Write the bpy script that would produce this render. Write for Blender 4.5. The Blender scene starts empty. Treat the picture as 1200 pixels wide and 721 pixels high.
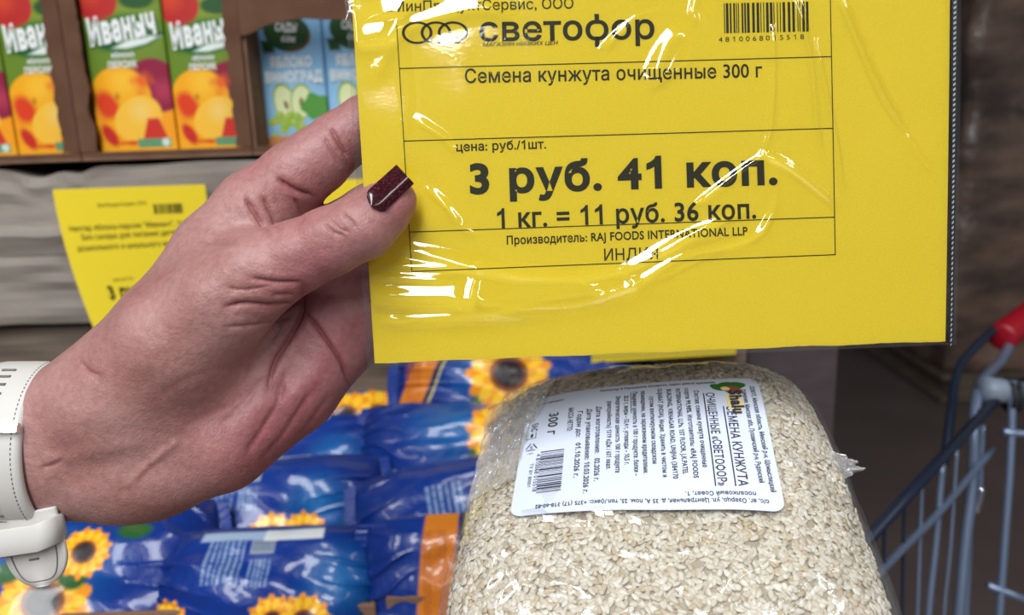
import bpy, bmesh, math, random
import numpy as np
from mathutils import Matrix, Vector

sc = bpy.context.scene
COL = sc.collection
rng = np.random.default_rng(7)
random.seed(7)

# ------------------------------------------------------------------ camera
F = 1000.0                       # focal length in pixels of the 1200x721 frame
CX, CY = 600.0, 360.5
CAM = np.array([0.0, 0.0, 1.30])
p_, q_ = math.radians(14.0), math.radians(2.0)
f_ = np.array([0, math.cos(p_), -math.sin(p_)])
u0 = np.array([0, math.sin(p_), math.cos(p_)])
r0 = np.array([1.0, 0, 0])
R_ = r0 * math.cos(q_) - u0 * math.sin(q_)
U_ = u0 * math.cos(q_) + r0 * math.sin(q_)
cam_data = bpy.data.cameras.new('camera')
cam_data.sensor_width = 36
cam_data.lens = F / 1200 * 36
cam_data.clip_start = 0.01
cam_data.dof.use_dof = True
cam_data.dof.focus_distance = 0.305
cam_data.dof.aperture_fstop = 11.0
cam = bpy.data.objects.new('camera', cam_data)
M = Matrix.Identity(4)
for i in range(3):
    M[i][0], M[i][1], M[i][2], M[i][3] = R_[i], U_[i], -f_[i], CAM[i]
cam.matrix_world = M
COL.objects.link(cam)
sc.camera = cam

# ------------------------------------------------------------------ world, lamps, exposure
sc.view_settings.view_transform = 'Standard'
sc.view_settings.look = 'None'
sc.view_settings.gamma = 1
sc.view_settings.use_curve_mapping = False
sc.view_settings.exposure = 0.0
try:
    sc.cycles.use_denoising = True
    sc.cycles.transparent_max_bounces = 24
    sc.cycles.max_bounces = 8
    sc.cycles.sample_clamp_indirect = 6
except Exception:
    pass
world = bpy.data.worlds.new('shop_light')
world.use_nodes = True
world.node_tree.nodes['Background'].inputs[0].default_value = (0.80, 0.90, 1.0, 1)
world.node_tree.nodes['Background'].inputs[1].default_value = 0.13
sc.world = world

def lamp(name, loc, sx, sy, power, rot=(0, 0, 0), col=(1, 0.98, 0.96)):
    l = bpy.data.lights.new(name, 'AREA')
    l.shape = 'RECTANGLE'; l.size = sx; l.size_y = sy; l.energy = power; l.color = col
    o = bpy.data.objects.new(name, l); o.location = loc; o.rotation_euler = rot
    COL.objects.link(o); return o
# rows of fluorescent ceiling tubes above and behind the shopper
lamp('ceiling_lamp', (-0.42, -2.4, 3.1), 0.62, 4.2, 168, col=(.95, .98, 1.0))
lamp('ceiling_lamp', (-2.0, -1.9, 3.1), 0.22, 4.2, 46)
lamp('ceiling_lamp', (2.0, -1.9, 3.1), 0.22, 4.2, 46)

# ------------------------------------------------------------------ helpers
def srgb(r, g, b):
    return tuple(((c / 255) / 12.92 if c / 255 <= 0.04045 else ((c / 255 + 0.055) / 1.055) ** 2.4) for c in (r, g, b))

def W(pc):
    pc = np.asarray(pc, float)
    return CAM + pc[..., 0:1] * R_ + pc[..., 1:2] * U_ - pc[..., 2:3] * f_
def Pc(px, py, d):
    px, py, d = np.broadcast_arrays(np.asarray(px, float), np.asarray(py, float), np.asarray(d, float))
    return np.stack([(px - CX) / F * d, -(py - CY) / F * d, -d], -1)
def P(px, py, d):
    return W(Pc(px, py, d))
def ray(px, py):
    return f_ + R_ * (px - CX) / F - U_ * (py - CY) / F
def PY(px, py, Y):
    r = ray(px, py); return CAM + r * (Y / r[1])
def PZ(px, py, Z):
    r = ray(px, py); return CAM + r * ((Z - CAM[2]) / r[2])
def project(w):
    d = np.asarray(w) - CAM
    z = d @ f_
    return CX + F * (d @ R_) / z, CY - F * (d @ U_) / z, z

class MB:
    def __init__(s):
        s.V = []; s.F = []; s.n = 0; s.C = []
    def add(s, V, Fs, mi=0, col=None):
        V = np.asarray(V, float).reshape(-1, 3)
        if not isinstance(Fs, (list, tuple)) or (len(Fs) and not isinstance(Fs[0], np.ndarray)):
            Fs = [np.asarray(Fs, int)]
        for Fa in Fs:
            if len(Fa): s.F.append((np.asarray(Fa, int) + s.n, mi))
        s.V.append(V); s.n += len(V)
        if col is None: col = (1, 1, 1)
        col = np.asarray(col, float)
        s.C.append(np.broadcast_to(col, (len(V), 3)))
        return s
    def build(s, name, mats, parent=None, smooth=True, colors=False, origin=None):
        V = np.concatenate(s.V)
        if parent is not None:
            base = np.array(parent['_o']); loc = None
        else:
            base = np.array([(V[:, 0].min() + V[:, 0].max()) / 2, (V[:, 1].min() + V[:, 1].max()) / 2, V[:, 2].min()]) if origin is None else np.array(origin)
            loc = base
        Vl = V - base
        me = bpy.data.meshes.new(name)
        me.vertices.add(len(Vl)); me.vertices.foreach_set('co', Vl.ravel())
        tot = np.concatenate([np.full(len(Fa), Fa.shape[1]) for Fa, _ in s.F])
        idx = np.concatenate([Fa.ravel() for Fa, _ in s.F])
        mi = np.concatenate([np.full(len(Fa), m) for Fa, m in s.F])
        me.loops.add(len(idx)); me.loops.foreach_set('vertex_index', idx)
        me.polygons.add(len(tot))
        me.polygons.foreach_set('loop_start', np.concatenate([[0], np.cumsum(tot)[:-1]]))
        me.polygons.foreach_set('material_index', mi)
        me.polygons.foreach_set('use_smooth', np.full(len(tot), bool(smooth)))
        for m in (mats if isinstance(mats, (list, tuple)) else [mats]): me.materials.append(m)
        me.update(calc_edges=True); me.validate()
        if colors:
            C = np.concatenate(s.C)
            at = me.color_attributes.new('Col', 'FLOAT_COLOR', 'POINT')
            at.data.foreach_set('color', np.concatenate([C, np.ones((len(C), 1))], 1).ravel())
        o = bpy.data.objects.new(name, me)
        if parent is not None: o.parent = parent
        else: o.location = loc
        o['_o'] = [float(x) for x in base]
        COL.objects.link(o)
        return o

def tag(o, label=None, cat=None, group=None, kind=None):
    if label: o['label'] = label
    if cat: o['category'] = cat
    if group: o['group'] = group
    if kind: o['kind'] = kind
    return o
def thing(name, loc, label, cat, group=None):
    o = bpy.data.objects.new(name, None)
    o.location = [float(x) for x in loc]; o['_o'] = [float(x) for x in loc]
    o.empty_display_size = 0.02
    COL.objects.link(o)
    return tag(o, label, cat, group)

def grid_faces(nu, nv, wrap_u=False):
    i, j = np.meshgrid(np.arange(nu if wrap_u else nu - 1), np.arange(nv - 1), indexing='ij')
    i2 = (i + 1) % nu
    return np.stack([i * nv + j, i2 * nv + j, i2 * nv + j + 1, i * nv + j + 1], -1).reshape(-1, 4)

def bm_arrays(bm):
    bm.verts.ensure_lookup_table()
    V = np.array([v.co[:] for v in bm.verts])
    by = {}
    for f in bm.faces: by.setdefault(len(f.verts), []).append([v.index for v in f.verts])
    return V, [np.array(a) for a in by.values()]
def rbox(c, s, axes=None, bev=0.0015, seg=2):
    bm = bmesh.new(); bmesh.ops.create_cube(bm, size=1.0)
    for v in bm.verts: v.co = Vector((v.co.x * s[0], v.co.y * s[1], v.co.z * s[2]))
    if bev: bmesh.ops.bevel(bm, geom=list(bm.edges), offset=bev, segments=seg, affect='EDGES', profile=0.5)
    bm.verts.index_update()
    V, Fs = bm_arrays(bm); bm.free()
    A = np.eye(3) if axes is None else np.asarray(axes)
    return np.asarray(c) + V @ A, Fs
def smooth_path(pts, n=8):
    pts = np.asarray(pts, float)
    if len(pts) < 3: return pts
    out = []
    P0 = np.vstack([2 * pts[0] - pts[1], pts, 2 * pts[-1] - pts[-2]])
    for i in range(1, len(P0) - 2):
        a, b, c, d = P0[i - 1:i + 3]
        for t in np.linspace(0, 1, n, endpoint=False):
            out.append(.5 * ((2 * b) + (-a + c) * t + (2 * a - 5 * b + 4 * c - d) * t * t + (-a + 3 * b - 3 * c + d) * t ** 3))
    out.append(pts[-1]); return np.array(out)
def tube(pts, r, n=10, cap=True):
    pts = np.asarray(pts, float); m = len(pts)
    r = np.broadcast_to(np.asarray(r, float), (m,))
    T = np.gradient(pts, axis=0); T /= np.linalg.norm(T, axis=1, keepdims=True)
    up = np.array([0.31, 0.17, 0.93]); 
    N = np.cross(T[0], up); N /= np.linalg.norm(N)
    V = []
    for k in range(m):
        N = N - T[k] * (N @ T[k]); N /= np.linalg.norm(N)
        B = np.cross(T[k], N)
        a = np.linspace(0, 2 * np.pi, n, endpoint=False)
        V.append(pts[k] + r[k] * (np.cos(a)[:, None] * N + np.sin(a)[:, None] * B))
    V = np.concatenate(V)
    i, j = np.meshgrid(np.arange(m - 1), np.arange(n), indexing='ij')
    j2 = (j + 1) % n
    Fs = [np.stack([i * n + j, i * n + j2, (i + 1) * n + j2, (i + 1) * n + j], -1).reshape(-1, 4)]
    if cap:
        Fs.append(np.array([np.arange(n)[::-1], (m - 1) * n + np.arange(n)]))
    return V, Fs

class Noise:
    """smooth band-limited noise: a sum of random sinusoids"""
    def __init__(s, seed, n=14, f0=1.0, spread=2.2):
        g = np.random.default_rng(seed)
        ang = g.uniform(0, 2 * np.pi, n); fr = f0 * spread ** g.uniform(-1, 1, n)
        s.kx, s.ky = np.cos(ang) * fr, np.sin(ang) * fr
        s.ph = g.uniform(0, 2 * np.pi, n); s.n = n
    def __call__(s, x, y):
        x = np.asarray(x, float); y = np.asarray(y, float)
        o = np.zeros(np.broadcast(x, y).shape)
        for a, b, c in zip(s.kx, s.ky, s.ph): o = o + np.sin(a * x + b * y + c)
        return o / math.sqrt(s.n)

def polydist(px, py, pts):
    """distance of points to a polyline and the position along it (0..1)"""
    pts = np.asarray(pts, float)
    L = np.concatenate([[0], np.cumsum(np.linalg.norm(np.diff(pts, axis=0), axis=1))])
    best = np.full(np.shape(px), 1e9); t_ = np.zeros(np.shape(px))
    for k in range(len(pts) - 1):
        a, b = pts[k], pts[k + 1]; d = b - a
        t = np.clip(((px - a[0]) * d[0] + (py - a[1]) * d[1]) / (d @ d), 0, 1)
        dd = np.hypot(px - a[0] - t * d[0], py - a[1] - t * d[1])
        m = dd < best
        best = np.where(m, dd, best); t_ = np.where(m, (L[k] + t * (L[k + 1] - L[k])) / L[-1], t_)
    return best, t_

# glyphs of the built-in typeface as flat meshes
_cache = {}
from mathutils.geometry import delaunay_2d_cdt
ONE = [(.373, 0), (.285, 0), (.285, .575), (.235, .535), (.175, .500), (.11, .475), (.11, .56), (.20, .605), (.275, .665), (.312, .732), (.373, .732)]
def _area(c): return .5 * np.sum(c[:, 0] * np.roll(c[:, 1], -1) - np.roll(c[:, 0], -1) * c[:, 1])
def _inside(p, c):
    x, y = c[:, 0], c[:, 1]; x2, y2 = np.roll(x, -1), np.roll(y, -1)
    m = (y > p[1]) != (y2 > p[1])
    xi = x + (p[1] - y) / np.where(m, y2 - y, 1) * (x2 - x)
    return bool(np.count_nonzero(m & (p[0] < xi)) % 2)
def _contours(s):
    c = bpy.data.curves.new('t', 'FONT'); c.body = s; c.resolution_u = 3
    o = bpy.data.objects.new('t', c); COL.objects.link(o)
    dg = bpy.context.evaluated_depsgraph_get(); dg.update()
    cu = o.to_curve(dg); out = []
    for sp in cu.splines:
        if sp.type == 'BEZIER':
            bp = sp.bezier_points; n = len(bp); pts = []
            for k in range(n):
                a, b = bp[k], bp[(k + 1) % n]
                p0, p1, p2, p3 = (np.array(q[:2]) for q in (a.co, a.handle_right, b.handle_left, b.co))
                straight = abs(np.cross(p1 - p0, p3 - p0)) + abs(np.cross(p2 - p0, p3 - p0)) < 1e-5
                for t in ((0,) if straight else (0, .25, .5, .75)):
                    pts.append((1 - t) ** 3 * p0 + 3 * (1 - t) ** 2 * t * p1 + 3 * (1 - t) * t * t * p2 + t ** 3 * p3)
        else: pts = [np.array(q.co[:2]) for q in sp.points]
        pts = np.array(pts)
        keep = np.linalg.norm(pts - np.roll(pts, 1, 0), axis=1) > 1e-5
        pts = pts[keep]
        if len(pts) > 2: out.append(pts)
    o.to_curve_clear(); bpy.data.objects.remove(o); bpy.data.curves.remove(c)
    return out
_char = {}
def _glyph(ch):
    if ch not in _char:
        if ch == '1': _char[ch] = ([np.array(ONE)], .556)
        else:
            def right(t): return max(c[:, 0].max() for c in _contours(t))
            adv = right('Н' + ch + 'Н') - right('НН')
            _char[ch] = (_contours(ch) if ch.strip() else [], adv)
    return _char[ch]
def _fatten(c, w, outer):
    if not w: return c
    a = _area(c); d = np.roll(c, -1, 0) - c; d /= np.maximum(np.linalg.norm(d, axis=1, keepdims=True), 1e-9)
    n = np.stack([d[:, 1], -d[:, 0]], -1) * (1 if a > 0 else -1) * (1 if outer else -1)     # away from the ink
    m = n + np.roll(n, 1, 0); k = (m * m).sum(1, keepdims=True) / 2
    return c + m / np.maximum(k, .35) * w
def glyphs(s, bold=0.0):
    k = (s, bold)
    if k not in _cache:
        Vs, Ts, Ks, nv, x = [], [], [], 0, 0.0
        for ch in s:
            cs, adv = _glyph(ch)
            if cs:
                big = max(cs, key=lambda c: abs(_area(c))); sg = np.sign(_area(big))
                outs = [c for c in cs if np.sign(_area(c)) == sg]; holes = [c for c in cs if np.sign(_area(c)) != sg]
                for oc in outs:
                    hs = [h for h in holes if _inside(h[0], oc)]
                    loops = [_fatten(oc, bold, True)] + [_fatten(h, bold, False) for h in hs]
                    pts, ed, b0 = [], [], 0
                    for l in loops:
                        pts += [Vector((p[0], p[1])) for p in l]; ed += [(b0 + q, b0 + (q + 1) % len(l)) for q in range(len(l))]; b0 += len(l)
                    r = delaunay_2d_cdt(pts, ed, [], 0, 1e-6)
                    V = np.array([v[:] for v in r[0]]); tri = np.array([f[:3] for f in r[2]]); cen = V[tri].mean(1)
                    ok = np.array([_inside(q, loops[0]) and not any(_inside(q, h) for h in loops[1:]) for q in cen])
                    tri = tri[ok]
                    Vs.append(V + [x, 0]); Ts.append(tri.reshape(-1, 3) + nv); nv += len(V); Ks.append(np.full(len(V), len(Ks) % 5))
            x += adv + bold * 1.2
        _cache[k] = (np.concatenate(Vs), np.concatenate(Ts), np.concatenate(Ks))
    return _cache[k]
def text2d(s, p0, p1, cap, bold=0.0, shear=0.0):
    """glyph mesh fitted from p0 to p1 (baseline), capital height cap; plane has y DOWN like pixels"""
    V, T, _ = glyphs(s, bold)
    if not len(V): return V, T
    p0 = np.array(p0, float); p1 = np.array(p1, float)
    L = np.linalg.norm(p1 - p0); ex = (p1 - p0) / L; ey = np.array([ex[1], -ex[0]])
    x0, x1 = V[:, 0].min(), V[:, 0].max()
    x = (V[:, 0] - x0) / (x1 - x0) * L; y = V[:, 1] / 0.728 * cap
    x = x + shear * y
    return p0 + x[:, None] * ex + y[:, None] * ey, T

# ------------------------------------------------------------------ materials
def mat(name, base=(.8, .8, .8), rough=.5, metal=0.0, spec=.5, vcol=False, noise=None, bump=None, coat=0.0, coat_rough=.1, sss=0.0):
    m = bpy.data.materials.new(name); m.use_nodes = True
    nt = m.node_tree; b = nt.nodes['Principled BSDF']
    b.inputs['Base Color'].default_value = (*base, 1)
    b.inputs['Roughness'].default_value = rough; b.inputs['Metallic'].default_value = metal
    b.inputs['Specular IOR Level'].default_value = spec
    b.inputs['Coat Weight'].default_value = coat; b.inputs['Coat Roughness'].default_value = coat_rough
    tc = nt.nodes.new('ShaderNodeTexCoord')
    src = None
    if vcol:
        a = nt.nodes.new('ShaderNodeAttribute'); a.attribute_name = 'Col'; src = a.outputs['Color']
        nt.links.new(src, b.inputs['Base Color'])
    if noise:                                    # (scale, dark colour, light colour, stretch)
        mp = nt.nodes.new('ShaderNodeMapping'); mp.inputs['Scale'].default_value = noise[3] if len(noise) > 3 else (1, 1, 1)
        nt.links.new(tc.outputs['Object'], mp.inputs[0])
        n = nt.nodes.new('ShaderNodeTexNoise'); n.inputs['Scale'].default_value = noise[0]; n.inputs['Detail'].default_value = 6
        nt.links.new(mp.outputs[0], n.inputs['Vector'])
        cr = nt.nodes.new('ShaderNodeValToRGB')
        cr.color_ramp.elements[0].position = .3; cr.color_ramp.elements[1].position = .7
        cr.color_ramp.elements[0].color = (*noise[1], 1); cr.color_ramp.elements[1].color = (*noise[2], 1)
        nt.links.new(n.outputs['Fac'], cr.inputs[0])
        if vcol:
            mx = nt.nodes.new('ShaderNodeMix'); mx.data_type = 'RGBA'; mx.blend_type = 'MULTIPLY'; mx.inputs[0].default_value = 1
            nt.links.new(src, mx.inputs[6]); nt.links.new(cr.outputs[0], mx.inputs[7])
            nt.links.new(mx.outputs[2], b.inputs['Base Color'])
        else: nt.links.new(cr.outputs[0], b.inputs['Base Color'])
    if bump:                                     # (scale, strength, distance)
        n = nt.nodes.new('ShaderNodeTexNoise'); n.inputs['Scale'].default_value = bump[0]; n.inputs['Detail'].default_value = 4
        mp = nt.nodes.new('ShaderNodeMapping'); mp.inputs['Scale'].default_value = bump[3] if len(bump) > 3 else (1, 1, 1)
        nt.links.new(tc.outputs['Object'], mp.inputs[0]); nt.links.new(mp.outputs[0], n.inputs['Vector'])
        bp = nt.nodes.new('ShaderNodeBump'); bp.inputs['Strength'].default_value = bump[1]; bp.inputs['Distance'].default_value = bump[2]
        nt.links.new(n.outputs['Fac'], bp.inputs['Height']); nt.links.new(bp.outputs[0], b.inputs['Normal'])
    if sss:
        b.inputs['Subsurface Weight'].default_value = sss
        b.inputs['Subsurface Radius'].default_value = (1.0, .35, .2); b.inputs['Subsurface Scale'].default_value = .006
    return m

def film_mat(name, tint=(.97, .97, .97), rough=.06, gain=2.0, bump=None, cap=.4, haze=.0):
    m = bpy.data.materials.new(name); m.use_nodes = True
    nt = m.node_tree; nt.nodes.clear()
    out = nt.nodes.new('ShaderNodeOutputMaterial'); mx = nt.nodes.new('ShaderNodeMixShader')
    tr = nt.nodes.new('ShaderNodeBsdfTransparent'); gl = nt.nodes.new('ShaderNodeBsdfGlossy')
    tr.inputs[0].default_value = (*tint, 1); gl.inputs['Roughness'].default_value = rough; gl.inputs[0].default_value = (1, 1, 1, 1)
    fr = nt.nodes.new('ShaderNodeFresnel'); fr.inputs[0].default_value = 1.5
    mu = nt.nodes.new('ShaderNodeMath'); mu.operation = 'MULTIPLY'; mu.use_clamp = True; mu.inputs[1].default_value = gain
    mn = nt.nodes.new('ShaderNodeMath'); mn.operation = 'MINIMUM'; mn.inputs[1].default_value = cap
    nt.links.new(fr.outputs[0], mu.inputs[0]); nt.links.new(mu.outputs[0], mn.inputs[0]); nt.links.new(mn.outputs[0], mx.inputs[0])
    nt.links.new(tr.outputs[0], mx.inputs[1]); nt.links.new(gl.outputs[0], mx.inputs[2])
    if haze:
        df = nt.nodes.new('ShaderNodeBsdfDiffuse'); df.inputs[0].default_value = (.9, .9, .92, 1); m2 = nt.nodes.new('ShaderNodeMixShader'); m2.inputs[0].default_value = haze
        nt.links.new(mx.outputs[0], m2.inputs[1]); nt.links.new(df.outputs[0], m2.inputs[2]); nt.links.new(m2.outputs[0], out.inputs[0])
    else: nt.links.new(mx.outputs[0], out.inputs[0])
    if bump:
        tc = nt.nodes.new('ShaderNodeTexCoord')
        n = nt.nodes.new('ShaderNodeTexNoise'); n.inputs['Scale'].default_value = bump[0]; n.inputs['Detail'].default_value = 3
        nt.links.new(tc.outputs['Object'], n.inputs['Vector'])
        bp = nt.nodes.new('ShaderNodeBump'); bp.inputs['Strength'].default_value = bump[1]; bp.inputs['Distance'].default_value = bump[2]
        nt.links.new(n.outputs['Fac'], bp.inputs['Height']); nt.links.new(bp.outputs[0], gl.inputs['Normal'])
    return m

M_yellow = mat('yellow_paper', srgb(230, 204, 44), .75, spec=.2, noise=(2500, srgb(224, 198, 40), srgb(235, 210, 50)))
M_ink = mat('black_ink', srgb(44, 42, 22), .6, spec=.2)
M_film = film_mat('clear_sleeve', (.985, .985, .975), .07, 2.4, (900, .05, .0004))
M_bagfilm = film_mat('clear_bag_film', (.985, .985, .985), .05, 1.15, (260, .3, .0006), .22, .03)
M_crumple = film_mat('crumpled_bag_film', (.96, .96, .96), .10, 3.0, (420, .6, .001), .5, .20)
M_white = mat('white_label', srgb(208, 217, 234), .55, spec=.3)
M_labink = mat('label_ink', (.035, .035, .06), .6)
M_print = mat('printed_colours', vcol=True, rough=.5)
M_card = mat('cardboard', rough=.85, spec=.15, noise=(30, srgb(116, 88, 70), srgb(134, 104, 84)), bump=(300, .3, .0005))
M_carddark = mat('cardboard_brown', rough=.85, spec=.15, noise=(30, srgb(92, 64, 50), srgb(108, 78, 60)), bump=(300, .3, .0005))
M_gloss = mat('glossy_printed_film', vcol=True, rough=.38, spec=.3, coat=.4, coat_rough=.07, bump=(80, .4, .004))
M_carton = mat('printed_carton', vcol=True, rough=.45, spec=.4)
M_wood = mat('grey_plank', rough=.7, spec=.25, noise=(9, srgb(124, 116, 108), srgb(156, 147, 137), (1.2, 4, 7)), bump=(14, .35, .003, (1, 3, 8)))
M_wood2 = mat('brown_plank', rough=.75, spec=.2, noise=(9, srgb(96, 84, 74), srgb(124, 110, 97), (1, 4, 10)), bump=(14, .35, .003, (1, 3, 10)))
M_steel = mat('painted_steel_wire', srgb(126, 142, 170), .35, .6)
M_dkwire = mat('dark_blue_wire', srgb(40, 48, 68), .35, .4)
M_red = mat('red_plastic', srgb(150, 14, 30), .4)
M_greyplastic = mat('grey_plastic', srgb(120, 132, 148), .45)
M_black = mat('black_rubber', (.012, .012, .014), .6)
M_strap = mat('cream_strap', srgb(198, 195, 190), .5, spec=.35, bump=(3000, .12, .0003))
M_stitch = mat('strap_thread', srgb(110, 106, 104), .8)
M_chrome = mat('chrome', (.82, .82, .88), .12, 1.0)
M_floor = mat('dark_floor', rough=.7, noise=(3, srgb(98, 84, 82), srgb(112, 98, 95)))
M_panel = mat('brown_panel', rough=.75, spec=.2, noise=(30, srgb(70, 61, 64), srgb(78, 69, 71), (1, 1, 3)))
M_wall = mat('far_wall', srgb(140, 136, 134), .9)
M_ceil = mat('ceiling_paint', srgb(200, 200, 200), .9)
M_wrap = mat('film_wrapped_carton', rough=.35, coat=.3, noise=(3.5, srgb(72, 60, 58), srgb(158, 130, 112), (1, 1, 2.5)), bump=(9, .8, .03))

# ------------------------------------------------------------------ the setting
def box_struct(name, lo, hi, m, kind='structure'):
    lo, hi = np.array(lo, float), np.array(hi, float)
    V, Fs = rbox((lo + hi) / 2, hi - lo, None, 0)
    o = MB().add(V, Fs).build(name, m, smooth=False); o['kind'] = kind; return o
box_struct('floor', (-4, -4.5, -.05), (5, 7, 0), M_floor)
box_struct('ceiling', (-4, -4.5, 3.2), (5, 7, 3.25), M_ceil)
box_struct('wall_back', (-4, 7, 0), (5, 7.1, 3.2), M_wall)
SHELF_Y = 0.80
zs = PY(160, 187, SHELF_Y)[2]                         # top of the upper shelf

# ------------------------------------------------------------------ the yellow price tag held in the hand
def tag_depth(py):
    return 1.0 / (3.367 - 0.000381 * np.asarray(py, float))
TN = np.cross(P(900, 100, tag_depth(100)) - P(500, 100, tag_depth(100)), P(500, 300, tag_depth(300)) - P(500, 100, tag_depth(100)))
TN /= np.linalg.norm(TN)
if TN @ f_ > 0: TN = -TN                               # towards the shopper
def paper_wave(px, py):
    x = (np.asarray(px) - 420) / 700; y = (np.asarray(py) + 60) / 490
    return .0012 * np.sin(2.2 * x + 1.4 * y) * y + .0006 * np.sin(5 * x + 2) * y
def pap(px, py, off=0.0):
    return P(px, py, tag_depth(py)) + (paper_wave(px, py) + off)[..., None] * TN
tag_o = thing('price_tag', P(770, 412, tag_depth(412)), 'large yellow price tag in a clear plastic sleeve, held up in the hand', 'price tag')

BL, BR_, TL, TR = np.array([440., 425]), np.array([1108., 400]), np.array([408., -63]), np.array([1114., -88])
def tag_px(s, t):                                      # s across, t from the top down
    s = s[..., None]; t = t[..., None]
    return (TL * (1 - s) + TR * s) * (1 - t) + (BL * (1 - s) + BR_ * s) * t
mb = MB()
nu, nv = 90, 60
S, T = np.meshgrid(np.linspace(0, 1, nu), np.linspace(0, 1, nv), indexing='ij')
XY = tag_px(S, T)
ex, ey = XY[..., 0].copy(), XY[..., 1].copy()
ey[:, -1] += .9 * np.sin(np.linspace(0, 40, nu)) * np.random.default_rng(3).uniform(.2, 1, nu)
mb.add(pap(ex, ey, np.zeros_like(ex)).reshape(-1, 3), grid_faces(nu, nv)[:, ::-1], 0)
mb.add(pap(ex, ey, np.zeros_like(ex) - .00018).reshape(-1, 3), grid_faces(nu, nv), 0)
INK_OFF = .00012
def ink(V2, T_):
    if len(V2): mb.add(pap(V2[:, 0], V2[:, 1], np.full(len(V2), INK_OFF)), T_, 1)
def tline(s, p0, p1, cap, bold=0.0, shear=0): ink(*text2d(s, p0, p1, cap, bold, shear))
def seg(p0, p1, w):
    p0, p1 = np.array(p0, float), np.array(p1, float)
    d = (p1 - p0) / np.linalg.norm(p1 - p0); n = np.array([-d[1], d[0]]) * w / 2
    k = 24; tt = np.linspace(0, 1, k)[:, None]; c = p0 + (p1 - p0) * tt
    V = np.stack([c + n, c - n], 1).reshape(-1, 2)
    Fq = np.array([[2 * i, 2 * i + 1, 2 * i + 3, 2 * i + 2] for i in range(k - 1)])
    ink(V, Fq)
tline('«МинПродуктСервис, ООО', (452, 14), (672, 10), 12.5, .004)
a = np.linspace(0, 2 * np.pi, 41)
for cx in (489, 511, 531):
    ro, ri = 17.5, 14.2
    V = np.concatenate([np.stack([cx + 1.03 * ro * np.cos(a), 38.5 + .76 * ro * np.sin(a)], -1), np.stack([cx + 1.03 * ri * np.cos(a), 38.5 + .76 * ri * np.sin(a)], -1)])
    ink(V, np.array([[i, i + 1, 42 + i, 41 + i] for i in range(40)]))
tline('светофор', (562, 48.5), (767, 45), 29, .018)
tline('МАГАЗИН НИЗКИХ ЦЕН', (566, 55), (653, 52.5), 4.5, .01, .2)
seg((465, 30), (483, 318), 1.0); seg((972, -40), (978.5, 299), 1.1)
for y0, y1, x0, x1 in ((80.5, 66.5, 468, 974), (165.5, 150.5, 474, 975), (272, 254.5, 480, 977.5), (318, 298.5, 483, 978.5)):
    seg((x0, y0), (x1, y1), 1.1)
bx = 848.0; g = np.random.default_rng(11)
while bx < 946:
    w = g.choice([1.1, 1.1, 2.0, 3.0])
    t0 = (bx - 848) / 98
    V = np.array([[bx, 4 - 2 * t0], [bx + w, 4 - 2 * t0], [bx + w + .6, 39 - 2 * t0], [bx + .6, 39 - 2 * t0]])
    ink(V, np.array([[0, 3, 2, 1]])); bx += w + g.choice([1.2, 1.5, 2.2, 3.0])
tline('4 8 1 0 0 6 8 0 1 5 5 1 8', (842, 49.5), (942, 46), 6, 0)
tline('Семена кунжута очищенные 300 г', (545, 97.5), (893, 90.5), 16.5, .012)
tline('цена: руб./1шт.', (535, 177.5), (640, 174), 10.5, .018)
tline('3 руб. 41 коп.', (551, 226.5), (911, 215), 35, .036)
tline('1 кг. = 11 руб. 36 коп.', (583, 267), (886, 255.5), 22, .022)
tline('Производитель: RAJ FOODS INTERNATIONAL LLP', (594, 286.5), (876, 275.5), 10, .02)
tline('ИНДИЯ', (708, 305.5), (771, 303.5), 14, .005)
paper = mb.build('paper', [M_yellow, M_ink], tag_o)

# clear sleeve: wrinkled front film, plain back film
# ridges of the film: points in the frame, half width, height (mm), kept where the creases of the sleeve are
RIDGES = [
 ([(448, 288), (500, 297), (560, 311), (620, 321), (680, 323), (740, 312), (800, 280), (850, 256), (880, 245)], 6, 1.5),
 ([(455, 372), (520, 370), (560, 366), (620, 358), (680, 354), (740, 334), (800, 300), (880, 278), (900, 258), (908, 235), (909, 205)], 5, 1.0),
 ([(560, 311), (552, 345), (556, 366)], 5, .7), ([(680, 325), (700, 345), (705, 354)], 6, .8), ([(730, 318), (742, 330), (738, 340)], 5, .7),
 ([(905, 30), (906, 90), (902, 150), (893, 181)], 3.0, 0.88), ([(893, 182), (860, 205), (815, 240)], 3.0, 1.44), ([(893, 182), (925, 197), (977, 238)], 4.0, 1.76),
 ([(930, 0), (948, 60), (956, 140), (962, 176)], 3.5, 1.28), ([(955, 50), (970, 120), (980, 170), (987, 225)], 3.0, 0.96),
 ([(980, -10), (1005, 50), (1030, 105), (1057, 150)], 4.5, 1.76), ([(1057, 155), (1090, 200)], 3.5, 0.64),
 ([(815, 30), (812, 10), (822, -20)], 4, .6), ([(470, 10), (455, 60), (440, 90)], 8, .8),
 ([(488, 140), (520, 162), (535, 180)], 4, .7), ([(490, 215), (520, 240), (538, 262), (556, 275)], 4, .8), ([(505, 220), (528, 245), (540, 262)], 3, .5),
 ([(740, 30), (720, 45), (712, 60)], 4, .7), ([(795, 35), (780, 55), (765, 90)], 9, .9), ([(700, 60), (745, 20), (780, 10)], 3, .5),
 ([(760, 330), (850, 290), (885, 280)], 4, .6), ([(475, 160), (478, 100), (470, 40)], 6, .4), ([(600, 20), (560, 10), (480, 30), (430, 60)], 10, 1.2),
]
TILTS = [((640, 335), (120, 26), 1.2), ((500, 335), (110, 60), 1.2)]   # broad billows: centre, half sizes, height (mm)
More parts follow.
